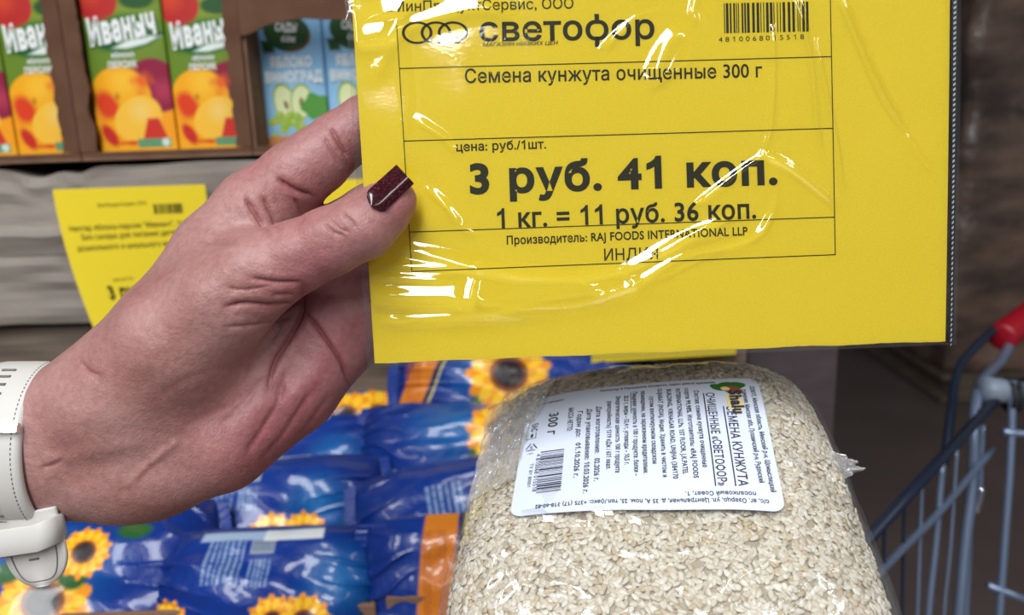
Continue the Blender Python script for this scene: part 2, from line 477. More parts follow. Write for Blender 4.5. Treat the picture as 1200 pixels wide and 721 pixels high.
FACETS = [  # x range, line of the lower edge (y at x0, y at x1), length of the slope (px), height (mm)
 (440, 560, 318, 332, 20, 2.4), (520, 600, 350, 352, 22, 2.2),
 (436, 575, 350, 362, 36, 3.6), (446, 640, 374, 366, 18, 1.9), (400, 486, 52, 34, 44, 2.6), (430, 520, 16, 2, 34, 1.7), (442, 640, 303, 327, 14, 1.5), (446, 560, 340, 348, 14, 1.5), (762, 806, 98, 70, 46, 2.2), (560, 760, 356, 330, 16, 1.0), (760, 880, 300, 262, 16, 1.2),
]
nz1, nz2 = Noise(5, 16, .035), Noise(6, 16, .012)
def film_h(px, py):
    h = .0008 + .00016 * nz1(px, py) + .0005 * nz2(px, py)
    for pts, w, amp in RIDGES:
        d, t = polydist(px, py, smooth_path(pts, 5))
        h = h + amp * .001 * np.exp(-(d / w) ** 2) * np.clip(6 * np.minimum(t, 1 - t) + .25, 0, 1)
    for (cx, cy), (sx, sy), amp in TILTS:
        h = h + amp * .001 * np.exp(-((px - cx) / sx) ** 2 - ((py - cy) / sy) ** 2)
    for x0, x1, ya, yb, ln, amp in FACETS:
        yl = ya + (yb - ya) * (px - x0) / (x1 - x0) + 3 * nz2(px * 3, py)
        t = (py - yl) / ln
        up = np.clip(1 + t, 0, 1); dn = np.exp(-(np.clip(t, 0, 9) * ln / 7) ** 2)
        win = 1 / (1 + np.exp(-(px - x0 - 10) / 7)) / (1 + np.exp((px - x1 + 22) / 12))
        h = h + amp * .001 * up * dn * win
    return np.maximum(h, .0004)
mb = MB()
nu, nv = 420, 300
S, T = np.meshgrid(np.linspace(0, 1, nu), np.linspace(0, 1, nv), indexing='ij')
FTL, FTR, FBL, FBR = np.array([400., -66]), np.array([1128., -91]), np.array([431., 431]), np.array([1121., 404])
XY = (FTL * (1 - S[..., None]) + FTR * S[..., None]) * (1 - T[..., None]) + (FBL * (1 - S[..., None]) + FBR * S[..., None]) * T[..., None]
px, py = XY[..., 0], XY[..., 1]
edge = np.minimum(np.minimum(S * 60, (1 - S) * 34), (1 - T) * 60).clip(0, 1)
thumb = np.exp(-(polydist(px, py, [(395, 285), (440, 260), (482, 225)])[0] / 34) ** 4)   # pinched flat under the thumb
H = film_h(px, py) * (.25 + .75 * edge) * (1 - .8 * thumb)
mb.add(pap(px, py, np.maximum(H, .0003)).reshape(-1, 3), grid_faces(nu, nv)[:, ::-1])
front_px = XY
sleeve = mb.build('plastic_sleeve', M_film, tag_o)
mb = MB()
nu, nv = 60, 40
S, T = np.meshgrid(np.linspace(0, 1, nu), np.linspace(0, 1, nv), indexing='ij')
XY = (FTL * (1 - S[..., None]) + FTR * S[..., None]) * (1 - T[..., None]) + (FBL * (1 - S[..., None]) + FBR * S[..., None]) * T[..., None]
mb.add(pap(XY[..., 0], XY[..., 1], np.full((nu, nv), -.0007) + .0002 * np.sin(30 * S + 20 * T)).reshape(-1, 3), grid_faces(nu, nv))
mb.build('sleeve_back', M_film, tag_o)
# stitched-looking weld along the right edge and the plain weld along the bottom
mb = MB()
n = 330; tt = np.linspace(0, 1, n)
L_ = np.array([[1114.5, -88]]) * (1 - tt[:, None]) + np.array([[1110.5, 403]]) * tt[:, None]
R2 = np.array([[1121.5, -88]]) * (1 - tt[:, None]) + np.array([[1115.5, 403]]) * tt[:, None]
for k in range(0, n - 1):
    q = np.array([L_[k] + [1.2, 2.0], R2[k] - [2.2, 0], R2[k + 1] - [2.2, 0], L_[k + 1] + [1.2, 2.0]])
    if k % 4 < 2:
        mb.add(pap(q[:, 0], q[:, 1], np.full(4, .0013)), np.array([[0, 3, 2, 1]]), 0)
q = np.stack([L_, R2], 1)
mb.add(pap(q[..., 0], q[..., 1], np.full((n, 2), .0009)).reshape(-1, 3), np.array([[2 * i, 2 * i + 2, 2 * i + 3, 2 * i + 1] for i in range(n - 1)]), 1)
M_weld = mat('weld_dash', srgb(150, 156, 160), .4)
M_weldk = mat('weld_dark', srgb(38, 38, 40), .3, spec=.6)
mb.build('weld_strip', [M_weld, M_weldk], tag_o, smooth=False)['label'] = 'dotted welded edge of the sleeve'

# ------------------------------------------------------------------ hand: one continuous surface
def hand_mesh(h=0.9):
    def pt(x, y, d): return np.array([(x - CX) / F * d, -(y - CY) / F * d, -d])     # millimetres, camera frame
    lo = np.array([pt(-110, 0, 312)[0] , -92, -350.]); hi = np.array([-8., 98, -268.])
    ax = [np.arange(lo[i], hi[i], h) for i in range(3)]
    X, Y, Z = np.meshgrid(*ax, indexing='ij')
    X, Y, Z = X.astype(np.float32), Y.astype(np.float32), Z.astype(np.float32)
    def cone(a, b):
        A, B = pt(*a[:3]), pt(*b[:3]); d = B - A; L2 = d @ d
        px, py, pz = X - A[0], Y - A[1], Z - A[2]
        t = np.clip((px * d[0] + py * d[1] + pz * d[2]) / L2, 0, 1)
        r = a[3] + (b[3] - a[3]) * t
        return np.sqrt((px - t * d[0]) ** 2 + (py - t * d[1]) ** 2 + (pz - t * d[2]) ** 2) - r
    def chain(*pts):
        o = None
        for a, b in zip(pts[:-1], pts[1:]):
            c = cone(a, b); o = c if o is None else smin(o, c, 2.5)
        return o
    def smin(a, b, k):
        hh = np.clip(k - np.abs(a - b), 0, None) / k
        return np.minimum(a, b) - hh * hh * k * .25
    D = smin(chain((-160, 499, 313, 19.5), (60, 497, 311, 19.5), (135, 468, 310, 19.5)),
             chain((-160, 545, 314, 19), (80, 546, 314, 19), (175, 548, 317, 18)), 12)
    D = smin(D, chain((135, 468, 311, 20), (205, 392, 313, 20), (262, 302, 315, 18.5), (302, 248, 316, 15.5)), 12)     # index metacarpal
    D = smin(D, chain((150, 545, 318, 19), (255, 512, 322, 21), (335, 448, 330, 21), (385, 392, 334, 19.5), (425, 350, 334, 15)), 12)  # heel of the hand
    D = smin(D, chain((190, 470, 316, 20), (290, 410, 332, 17), (370, 330, 336, 15)), 12)                      # palm
    D = smin(D, chain((140, 465, 309, 20), (205, 405, 304, 22), (262, 352, 298, 18), (302, 322, 296, 14.8)), 9)        # thenar
    thumb = chain((302, 322, 296, 14.8), (345, 303, 294, 12.6), (385, 284, 292.6, 11.6), (426, 265, 291.8, 11.2), (450, 246, 293.2, 9.4), (464, 235, 294.6, 7.2))
    D = smin(D, thumb, 5)
    idx = chain((302, 248, 316, 15.0), (345, 208, 316.5, 12.8), (372, 188, 317, 12.0), (398, 166, 318, 10.9), (430, 147, 319, 11.0), (480, 122, 318, 10), (520, 112, 316, 8.5))
    D = smin(D, idx, 4)
    mid = chain((318, 300, 326, 12), (378, 280, 324.5, 10.6), (434, 249, 322, 10.4), (490, 216, 320, 9.6), (530, 200, 319, 8.5))
    D = smin(D, mid, 2.5)
    ring = chain((370, 330, 331, 13.5), (430, 300, 327, 11.4), (480, 272, 323.5, 10), (528, 250, 321.5, 8.5))
    D = smin(D, ring, 2.5)
    lit = chain((405, 372, 332, 13.5), (450, 352, 328, 10.5), (490, 330, 325, 9), (530, 310, 323.5, 7.5))
    D = smin(D, lit, 2.5)
    # hollow between the ball of the thumb and the palm
    hol = chain((392, 345, 305, 9), (368, 385, 304, 9), (345, 420, 305, 7.5), (325, 455, 305, 4))
    hh = np.clip(5 - np.abs(D + hol), 0, None) / 5
    D = np.maximum(D, -hol) + hh * hh * 5 * .25
    # naive surface nets
    s = D < 0
    n = np.array(D.shape)
    cnt = np.zeros(n - 1, np.float32); acc = [np.zeros(n - 1, np.float32) for _ in range(3)]
    corner = [(i, j, k) for i in (0, 1) for j in (0, 1) for k in (0, 1)]
    def sl(c): return tuple(slice(c[i], n[i] - 1 + c[i]) for i in range(3))
    for a_ in corner:
        for axn in range(3):
            if a_[axn] == 1: continue
            b_ = list(a_); b_[axn] = 1
            va, vb = D[sl(a_)], D[sl(b_)]
            m = (va < 0) != (vb < 0)
            t = np.where(m, va / np.where(m, va - vb, 1), 0)
            cnt += m
            for q in range(3):
                acc[q] += np.where(m, a_[q] + (t if q == axn else 0), 0)
    act = cnt > 0
    ids = np.full(act.shape, -1); ids[act] = np.arange(act.sum())
    I = np.argwhere(act)
    V = np.stack([(I[:, q] + acc[q][act] / cnt[act]) * h + lo[q] for q in range(3)], -1)
    Fs = []
    for axn in range(3):
        o1, o2 = [(1, 2), (2, 0), (0, 1)][axn]
        a_ = [slice(None)] * 3; b_ = [slice(None)] * 3
        a_[axn] = slice(0, n[axn] - 1); b_[axn] = slice(1, n[axn])
        m = s[tuple(a_)] != s[tuple(b_)]
        J = np.argwhere(m)
        J = J[(J[:, o1] > 0) & (J[:, o2] > 0) & (J[:, o1] < n[o1] - 1) & (J[:, o2] < n[o2] - 1)]
        flip = s[tuple(a_)][tuple(J.T)]
        def at(d1, d2):
            K = J.copy(); K[:, o1] += d1; K[:, o2] += d2; return ids[tuple(K.T)]
        q = np.stack([at(-1, -1), at(0, -1), at(0, 0), at(-1, 0)], -1)
        q = np.where(flip[:, None], q, q[:, ::-1])
        Fs.append(q)
    Fq = np.concatenate(Fs); Fq = Fq[(Fq >= 0).all(1)]
    return V, Fq
def subdivide(V, Fq):
    E_ = np.sort(np.concatenate([Fq[:, [0, 1]], Fq[:, [1, 2]], Fq[:, [2, 3]], Fq[:, [3, 0]]]), 1)
    U, inv = np.unique(E_, axis=0, return_inverse=True); inv = inv.reshape(4, -1)
    n, m = len(V), len(U)
    EV = V[U].mean(1); FV = V[Fq].mean(1); fc = n + m + np.arange(len(Fq))
    q = [np.stack([Fq[:, k], n + inv[k], fc, n + inv[(k + 3) % 4]], -1) for k in range(4)]
    return np.concatenate([V, EV, FV]), np.concatenate(q)
def laplace(V, Fq, it=2, lam=.5):
    for _ in range(it):
        A = np.zeros_like(V); c = np.zeros(len(V))
        for k in range(4):
            for d in (1, 3):
                np.add.at(A, Fq[:, k], V[Fq[:, (k + d) % 4]]); np.add.at(c, Fq[:, k], 1)
        V = V + lam * (A / c[:, None] - V)
    return V
def vnormals(V, Fq):
    nrm = np.cross(V[Fq[:, 2]] - V[Fq[:, 0]], V[Fq[:, 3]] - V[Fq[:, 1]])
    N = np.zeros_like(V)
    for k in range(4): np.add.at(N, Fq[:, k], nrm)
    return N / np.maximum(np.linalg.norm(N, axis=1, keepdims=True), 1e-9)
HV, HF = hand_mesh()
HV = laplace(HV, HF, 2)
HV, HF = subdivide(HV, HF)
HV = laplace(HV, HF, 3)
HN = vnormals(HV, HF)
hpx = CX - F * HV[:, 0] / HV[:, 2]; hpy = CY + F * HV[:, 1] / HV[:, 2]
facing = (HN * (-HV / np.linalg.norm(HV, axis=1, keepdims=True))).sum(1).clip(0, 1) ** .5
CREASES = [  # polyline in the frame, half width (px), depth (mm), nearest / farthest depth it lies on
 ([(353, 331), (325, 331), (294, 326)], 3.0, .9), ([(350, 354), (318, 358), (285, 356), (262, 360)], 3.2, 1.1), ([(345, 345), (318, 346)], 2.5, .5),
 ([(340, 372), (300, 381), (262, 384)], 3.0, .5), ([(320, 335), (285, 340), (262, 336)], 3, .4),
 ([(356, 334), (353, 366), (341, 392), (322, 425), (315, 452)], 4.5, 1.6), ([(356, 364), (372, 384), (398, 421), (410, 452)], 2.8, 1.3),
 ([(287, 232), (298, 250), (313, 270)], 3.2, 1.1), ([(308, 230), (318, 252), (326, 268)], 3.0, .8), ([(325, 209), (345, 222), (367, 230)], 3.2, 1.2),
 ([(240, 283), (258, 285), (276, 282)], 2.6, .7), ([(345, 232), (352, 248), (354, 262)], 2.6, .6),
 ([(388, 150), (396, 166), (408, 186)], 3.0, .8), ([(380, 160), (388, 176), (398, 190)], 2.5, .45),
 ([(380, 262), (391, 272), (404, 277)], 2.4, .45), ([(386, 256), (398, 268), (410, 272)], 2.2, .3), ([(400, 250), (410, 258), (418, 268)], 2.4, .4),
 ([(287, 535), (310, 500), (325, 474), (332, 440)], 7.0, .7), ([(306, 541), (330, 512), (352, 480), (372, 450)], 6.5, .6), ([(345, 520), (368, 490), (388, 462)], 6.0, .45),
 ([(140, 580), (163, 560), (185, 542)], 7, .35), ([(48, 548), (62, 545), (75, 538)], 4, .5), ([(95, 425), (104, 436), (118, 440)], 4, .7),
 ([(256, 500), (280, 480), (312, 440)], 8, .45), ([(180, 470), (230, 440), (290, 430)], 9, .25), ([(215, 500), (260, 480), (300, 452)], 8, .25),
]
RAISED = [([(150, 570), (180, 540), (205, 520)], 5, .6), ([(170, 420), (230, 350), (285, 300)], 16, .5), ([(60, 540), (110, 530), (160, 520)], 10, .6)]
disp = np.zeros(len(HV))
for pts, w, amp in CREASES:
    d, t = polydist(hpx, hpy, smooth_path(pts, 5))
    w = w * .62
    prof = np.exp(-(d / w) ** 2) + .35 * np.exp(-(d / (3 * w)) ** 2) - .18 * np.exp(-((d - 4.2 * w) / (2 * w)) ** 2)
    disp -= amp * prof * np.clip(5 * np.minimum(t, 1 - t) + .15, 0, 1)
for pts, w, amp in RAISED:
    d, t = polydist(hpx, hpy, smooth_path(pts, 5)); disp += amp * np.exp(-(d / w) ** 2)
wr1, wr2, wr3 = Noise(21, 20, .55), Noise(22, 20, .12), Noise(23, 16, .05)
disp += .035 * wr1(HV[:, 0] * 3.3 + .5 * HV[:, 2], HV[:, 1] * 3.3) + .16 * wr2(HV[:, 0] * 3 + HV[:, 2], HV[:, 1] * 3)
HV2 = HV + HN * (disp * facing)[:, None]
mb = MB()
blot = np.clip(.5 + .33 * wr3(HV[:, 0] * 3 + HV[:, 2], HV[:, 1] * 3 - HV[:, 2]), 0, 1)[:, None]
palm = np.exp(-(polydist(hpx, hpy, [(370, 330), (400, 400), (360, 470), (300, 530)])[0] / 70) ** 2)[:, None]
tips = np.maximum(np.exp(-((hpx - 478) ** 2 + (hpy - 240) ** 2) / 50 ** 2), .8 * np.exp(-polydist(hpx, hpy, [(310, 200), (350, 210), (420, 150)])[0] ** 2 / 50 ** 2))[:, None]
c0, c1, c2 = np.array(srgb(157, 110, 104)), np.array(srgb(176, 134, 129)), np.array(srgb(160, 95, 100))
hc = c0 * (1 - blot) + c1 * blot
red = np.clip(palm * .8 + tips * .6, 0, 1)
hc = hc * (1 - red) + c2 * red
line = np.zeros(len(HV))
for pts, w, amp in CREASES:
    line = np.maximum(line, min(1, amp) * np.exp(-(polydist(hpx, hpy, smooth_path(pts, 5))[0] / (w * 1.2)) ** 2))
hc = hc * (1 - .35 * (line * facing)[:, None] * np.array([.5, 1, .9]))       # redder skin in the folds, with shade painted into the colour
mb.add(W(HV2 / 1000), HF[:, ::-1] if False else HF, 0, hc)
M_skin = mat('skin', vcol=True, rough=.47, spec=.45, sss=.18, noise=(420, (.80, .76, .76), (1.0, 1.0, 1.0)), bump=(1100, .5, .0005))
person = mb.build('person', M_skin, colors=True)
tag(person, 'left hand of a person, thumb with dark red nail pinching the yellow price tag', 'person')

# thumb nail: long, square-ended, dark glitter polish
def nail():
    mb = MB()
    a0, a1 = np.array([435., 241.]), np.array([475., 204.])      # root and free edge, middle line in the frame
    nu, nv = 44, 28
    t, s = np.meshgrid(np.linspace(0, 1, nu), np.linspace(-1, 1, nv), indexing='ij')
    ax = (a1 - a0) / np.linalg.norm(a1 - a0); sd = np.array([-ax[1], ax[0]])
    wid = 16.0 * np.clip(1 - (1 - np.clip(t / .22, 0, 1)) ** 2.0, .05, 1) ** .5 * (1 - .05 * t)
    px = a0[0] + ax[0] * t * np.linalg.norm(a1 - a0) + sd[0] * s * wid
    py = a0[1] + ax[1] * t * np.linalg.norm(a1 - a0) + sd[1] * s * wid
    hz = -HV2[:, 2] / 1000
    m = (np.hypot(hpx - 452, hpy - 240) < 24) & (facing > .55) & (hz < .300)
    x, y = hpx[m] - 452, hpy[m] - 240
    A = np.stack([np.ones_like(x), x, y, x * x, x * y, y * y], -1); co = np.linalg.lstsq(A, hz[m], rcond=None)[0]
    cx, cy = a0[0] + ax[0] * t * 54 - 452, a0[1] + ax[1] * t * 54 - 240
    tq = np.minimum(t, .55); qx, qy = a0[0] + ax[0] * tq * 54 - 452, a0[1] + ax[1] * tq * 54 - 240
    slope = co[1] * ax[0] + co[2] * ax[1] + .00002
    dc = co[0] + co[1] * qx + co[2] * qy + co[3] * qx * qx + co[4] * qx * qy + co[5] * qy * qy + np.clip(t - .55, 0, 1) * 54 * slope
    d = dc - .0021 + .0012 * s ** 2
    top = P(px, py, d).reshape(-1, 3); bot = P(px, py, d + .0008).reshape(-1, 3)
    mb.add(top, grid_faces(nu, nv)); mb.add(bot, grid_faces(nu, nv)[:, ::-1])
    n = nu * nv; G = np.arange(n).reshape(nu, nv)
    loop = np.concatenate([G[:, 0], G[-1, 1:], G[::-1, -1][1:], G[0, ::-1][1:-1]])
    l2 = np.roll(loop, -1)
    V = np.concatenate([top, bot]); mb.add(V, np.stack([loop, loop + n, l2 + n, l2], -1))
    return mb
m = bpy.data.materials.new('burgundy_glitter_polish'); m.use_nodes = True
nt = m.node_tree; b = nt.nodes['Principled BSDF']; b.inputs['Roughness'].default_value = .6; b.inputs['Specular IOR Level'].default_value = .08; b.inputs['Coat Weight'].default_value = 1; b.inputs['Coat Roughness'].default_value = .12
vo = nt.nodes.new('ShaderNodeTexVoronoi'); vo.inputs['Scale'].default_value = 3600
tc = nt.nodes.new('ShaderNodeTexCoord'); nt.links.new(tc.outputs['Object'], vo.inputs['Vector'])
cr = nt.nodes.new('ShaderNodeValToRGB'); cr.color_ramp.elements[0].position = .88; cr.color_ramp.elements[1].position = .93
cr.color_ramp.elements[0].color = (*srgb(40, 2, 12), 1); cr.color_ramp.elements[1].color = (*srgb(112, 30, 48), 1)
sp = nt.nodes.new('ShaderNodeSeparateColor'); nt.links.new(vo.outputs['Color'], sp.inputs[0]); nt.links.new(sp.outputs[0], cr.inputs[0])
nt.links.new(cr.outputs[0], b.inputs['Base Color'])
nl = nail().build('fingernail', m, person); nl['label'] = 'dark burgundy glitter polished nail'

# ------------------------------------------------------------------ wristwatch strap
wc = Pc(35, 521, .3125)
watch = thing('wristwatch', W(Pc(40, 684, .300)), 'cream white watch strap with silver buckle bar, worn on the wrist', 'watch')
def ring_pt(th, x, r):                                 # th=0 faces the shopper, 90 deg up; r outward offset (m)
    y = (.0275 + r) * np.sin(th); z = (.0215 + r) * np.cos(th)
    return np.stack([wc[0] + x - .0012 * np.cos(th) + 0 * y, wc[1] + y, wc[2] + z], -1)
prof = [(-.0108, .0), (-.0112, .0010), (-.0104, .0024), (-.0092, .0029), (0, .0030), (.0092, .0029), (.0104, .0024), (.0112, .0010), (.0108, .0)]
nth = 96
th = np.linspace(0, 2 * np.pi, nth, endpoint=False)
V = np.stack([ring_pt(th, np.full(nth, a_), np.full(nth, b_)) for a_, b_ in prof], 1)     # nth x k
k = len(prof)
i, j = np.meshgrid(np.arange(nth), np.arange(k), indexing='ij'); i2 = (i + 1) % nth; j2 = (j + 1) % k
mb = MB().add(W(V.reshape(-1, 3)), np.stack([i * k + j, i * k + j2, i2 * k + j2, i2 * k + j], -1).reshape(-1, 4))
strap = mb.build('strap', M_strap, watch)
mb = MB()
for x in (-.0083, .0083):
    tt = np.linspace(math.radians(-78), math.radians(100), 110)
    for q in range(0, 109, 2):
        mb.add(*tube(W(ring_pt(tt[q:q + 2], np.full(2, x), np.full(2, .0029))), .00022, 5))
mb.build('stitching', M_stitch, strap)['label'] = 'grey thread line'
for deg in (66, 58, 50, 42, 34, -22, -30, -38, -46, -54):
    a_ = math.radians(deg); tt = np.array([a_ - .012, a_, a_ + .012])
    for xx in (-.0022,):
        xs = np.linspace(-.0024, .0024, 3) + xx + .001
        MB().add(*tube(W(ring_pt(np.full(3, a_), xs, np.full(3, .0030))), .00055, 8)).build('slot', M_stitch, strap)
a_ = math.radians(14)
bk = MB()
xs = np.linspace(-.013, .0112, 12)
tt = math.radians(17)
V = np.stack([ring_pt(np.full(12, tt - .045), xs, np.full(12, .0032)), ring_pt(np.full(12, tt - .045), xs, np.full(12, .0055)),
              ring_pt(np.full(12, tt + .045 * 1.3), xs, np.full(12, .0055)), ring_pt(np.full(12, tt + .045 * 1.3), xs, np.full(12, .0032))], 1)
i, j = np.meshgrid(np.arange(11), np.arange(4), indexing='ij'); j2 = (j + 1) % 4
bk.add(W(V.reshape(-1, 3)), [np.stack([i * 4 + j, (i + 1) * 4 + j, (i + 1) * 4 + j2, i * 4 + j2], -1).reshape(-1, 4), np.array([[0, 1, 2, 3], [47, 46, 45, 44]])])
bk.build('buckle_bar', M_chrome, watch, smooth=False)['label'] = 'silver buckle bar'
# keeper loop and the strap's free end below the wrist
axk = np.array([.985, .12, .12]); axk /= np.linalg.norm(axk)
ayk = np.array([-.12, .99, .05]); ayk -= axk * (ayk @ axk); ayk /= np.linalg.norm(ayk); azk = np.cross(axk, ayk)
kc = Pc(24, 631, .3000)
def rrect(a0, b0, rr, n=6):
    o = []
    for sx, sy, st in ((1, 1, 0), (-1, 1, 90), (-1, -1, 180), (1, -1, 270)):
        for q in np.linspace(0, 90, n):
            an = math.radians(st + q); o.append((sx * (a0 - rr) + rr * math.cos(an), sy * (b0 - rr) + rr * math.sin(an)))
    return np.array(o)
lp = rrect(.0150, .0062, .0050); m_ = len(lp)
V = []
for dy, grow in ((-.0042, -.0006), (-.0050, -.0001), (-.0044, .0006), (0, .0008), (.0044, .0006), (.0050, -.0001), (.0042, -.0006), (.0042, -.0022), (-.0042, -.0022)):
    nrm = lp / np.linalg.norm(lp, axis=1, keepdims=True)
    q = lp + nrm * grow
    V.append(kc + q[:, :1] * axk + dy * ayk + q[:, 1:] * azk + (-.0022 * np.clip((lp[:, :1] - .006) / .009, 0, 1) * -1) * ayk)
V = np.stack(V, 1); k = V.shape[1]
i, j = np.meshgrid(np.arange(m_), np.arange(k), indexing='ij'); i2 = (i + 1) % m_; j2 = (j + 1) % k
MB().add(W(V.reshape(-1, 3)), np.stack([i * k + j, i2 * k + j, i2 * k + j2, i * k + j2], -1).reshape(-1, 4)).build('keeper_loop', M_strap, watch)
mb = MB()
top, tip = Pc(30, 600, .2985), Pc(52, 686, .3010)
d_ = (tip - top); Lt = np.linalg.norm(d_); d_ /= Lt; sx = np.array([1., 0, 0]) - d_ * d_[0]; sx /= np.linalg.norm(sx); nz_ = np.cross(sx, d_)
if nz_[2] < 0: nz_ = -nz_
t = np.linspace(0, 1, 40); halfw = .0112 * np.where(t > .56, np.sqrt(np.clip(1 - ((t - .56) / .445) ** 2, 0, 1)), 1)
V = []
for sgn, offz in ((-1, 0), (-.93, .0011), (0, .0014), (.93, .0011), (1, 0), (.93, -.0011), (0, -.0012), (-.93, -.0011)):
    V.append(top + d_ * (t * Lt)[:, None] + sx * (sgn * halfw)[:, None] + nz_ * offz)
V = np.stack(V, 1); k = 8
i, j = np.meshgrid(np.arange(39), np.arange(k), indexing='ij'); j2 = (j + 1) % k
mb.add(W(V.reshape(-1, 3)), [np.stack([i * k + j, (i + 1) * k + j, (i + 1) * k + j2, i * k + j2], -1).reshape(-1, 4), np.arange(8)[None], (39 * 8 + np.arange(8))[None]])
tipo = mb.build('strap_tip', M_strap, watch)
mb = MB()
tt = np.linspace(-1, 1, 40); yy = .30 + .62 * np.sqrt(np.clip(1 - tt ** 4, 0, 1))
pth = top + sx * (tt * .0085)[:, None] + d_ * (yy * Lt)[:, None] + nz_ * .0013
mb.add(*tube(W(pth), .00024, 5))
q = top + d_ * (.62 * Lt) + nz_ * .0014
mb.add(*tube(W(np.array([q - sx * .002, q + sx * .0015])), .0004, 6))
mb.build('stitching', M_stitch, tipo)['label'] = 'grey thread line'

# ------------------------------------------------------------------ bag of sesame seeds
LA, LB = Pc(755, 605, .295), Pc(750, 455, .355)
bB = LB - LA; bB /= np.linalg.norm(bB)
bA = np.array([1., .030, .16]); bA -= bB * (bA @ bB); bA /= np.linalg.norm(bA)
bN = np.cross(bA, bB)
LC = (LA + LB) / 2
BC = LC - bN * .024 - bB * .010 + bA * .0045
HL, TK = .082, .024
def bagw(t):                                           # half width along the bag, t=-1 near .. 1 far
    return .0755 - .0070 * (t + 1) / 2 - .003 * np.clip(t - .3, 0, 1)
lump1, lump2 = Noise(31, 12, 2.4), Noise(32, 14, 6)
def bag_top(s, t):
    f = np.clip(1 - np.abs(s) ** 3.2, 0, 1) ** .5 * np.clip(1 - np.abs(t) ** 4.0, 0, 1) ** .5
    return f * (TK + .0065 * s * np.clip(t + .3, 0, 1.3)) * (1 + .03 * lump1(s * 1.5, t * 1.5) + .015 * lump2(s, t)) 
def bag_ab(s, t):
    a = s * bagw(t) * (1 - .10 * np.clip(np.abs(t), 0, 1) ** 6); b = t * HL * (1 - .12 * np.abs(s) ** 4)
    return a, b
def bag_pt(s, t, z):
    a, b = bag_ab(s, t)
    return W(BC + a[..., None] * bA + b[..., None] * bB + z[..., None] * bN)
bag = thing('sesame_bag', W(BC - bN * .02 - bB * .06), 'clear bag full of cream sesame seeds with a white printed label, below the held tag', 'bag of seeds')
# seed mass
mb = MB()
n = 90
cs = np.sin(np.linspace(-np.pi / 2, np.pi / 2, n))
S, T = np.meshgrid(cs, cs, indexing='ij')
c_seed = np.array(srgb(176, 164, 144))
mb.add(bag_pt(S, T, bag_top(S, T) - .0006).reshape(-1, 3), grid_faces(n, n), 0, c_seed * .85)
mb.add(bag_pt(S, T, -.7 * bag_top(S, T)).reshape(-1, 3), grid_faces(n, n)[:, ::-1], 0, c_seed * .85)
# loose seeds lying over it
NS = 12000
u = rng.uniform(-.995, .995, NS * 3); v = rng.uniform(-.995, .995, NS * 3)
pc0 = bag_pt(u, v, bag_top(u, v))
e = .004
du = bag_pt(np.clip(u + e, -1, 1), v, bag_top(np.clip(u + e, -1, 1), v)) - bag_pt(np.clip(u - e, -1, 1), v, bag_top(np.clip(u - e, -1, 1), v))
dv = bag_pt(u, np.clip(v + e, -1, 1), bag_top(u, np.clip(v + e, -1, 1))) - bag_pt(u, np.clip(v - e, -1, 1), bag_top(u, np.clip(v - e, -1, 1)))
nn = np.cross(du, dv); ar = np.linalg.norm(nn, axis=1); keep = rng.uniform(0, 1, len(u)) < np.clip(ar / np.quantile(ar, .9), 0, 1)
idx = np.where(keep)[0][:NS]; pc0, nn = pc0[idx], nn[idx] / ar[idx][:, None]; ns = len(idx)
tg = np.cross(nn, rng.normal(size=(ns, 3))); tg /= np.linalg.norm(tg, axis=1, keepdims=True)
tg = tg + nn * rng.normal(0, .14, (ns, 1)); tg /= np.linalg.norm(tg, axis=1, keepdims=True)
sd = np.cross(nn, tg); sd /= np.linalg.norm(sd, axis=1, keepdims=True)
roll = rng.normal(0, .25, (ns, 1)); nn2 = np.cross(tg, sd); sd, nn2 = sd * np.cos(roll) + nn2 * np.sin(roll), nn2 * np.cos(roll) - sd * np.sin(roll)
ph = np.linspace(0, np.pi, 6)[1:-1]; la = np.linspace(0, 2 * np.pi, 7, endpoint=False)
ring = []
for a_ in ph:
    wdt = math.sin(a_) * (1 + .38 * math.cos(a_))       # tear-drop outline
    for l_ in la: ring.append((-math.cos(a_), wdt * math.cos(l_), wdt * math.sin(l_)))
unit = np.array([(-1, 0, 0)] + ring + [(1, 0, 0)])
nr = len(la); Ft, Fq = [], []
for j in range(nr):
    Ft.append((0, 1 + (j + 1) % nr, 1 + j)); Ft.append((len(unit) - 1, 1 + 3 * nr + j, 1 + 3 * nr + (j + 1) % nr))
    for r_ in range(3): Fq.append((1 + r_ * nr + j, 1 + r_ * nr + (j + 1) % nr, 1 + (r_ + 1) * nr + (j + 1) % nr, 1 + (r_ + 1) * nr + j))
Ft, Fq = np.array(Ft), np.array(Fq)
sl_ = rng.uniform(.0015, .00195, (ns, 1, 1)); sw_ = rng.uniform(.00092, .00120, (ns, 1, 1)); st_ = rng.uniform(.0004, .0006, (ns, 1, 1))
V = (pc0 + nn * rng.uniform(-.0007, .0003, (ns, 1)))[:, None] + unit[None, :, 0:1] * sl_ * tg[:, None] + unit[None, :, 1:2] * sw_ * sd[:, None] + unit[None, :, 2:3] * st_ * nn2[:, None]
shade = rng.normal(0, 1, (ns, 1))
cbase = np.array(srgb(198, 191, 176)); cdark = np.array(srgb(182, 166, 140)); cpale = np.array(srgb(214, 209, 197))
mixv = np.clip(.5 + .3 * shade, 0, 1)
colr = np.where(mixv < .5, cdark + (cbase - cdark) * mixv * 2, cbase + (cpale - cbase) * (mixv - .5) * 2)
nV = len(unit)
off = (np.arange(ns) * nV)[:, None, None]
mb.add(V.reshape(-1, 3), [(Ft[None] + off).reshape(-1, 3), (Fq[None] + off).reshape(-1, 4)], 0, np.repeat(colr, nV, 0))
M_seed = mat('sesame_seed', vcol=True, rough=.5, spec=.35, sss=.0)
sd_o = mb.build('sesame_seeds', M_seed, bag, colors=True); sd_o['kind'] = 'stuff'
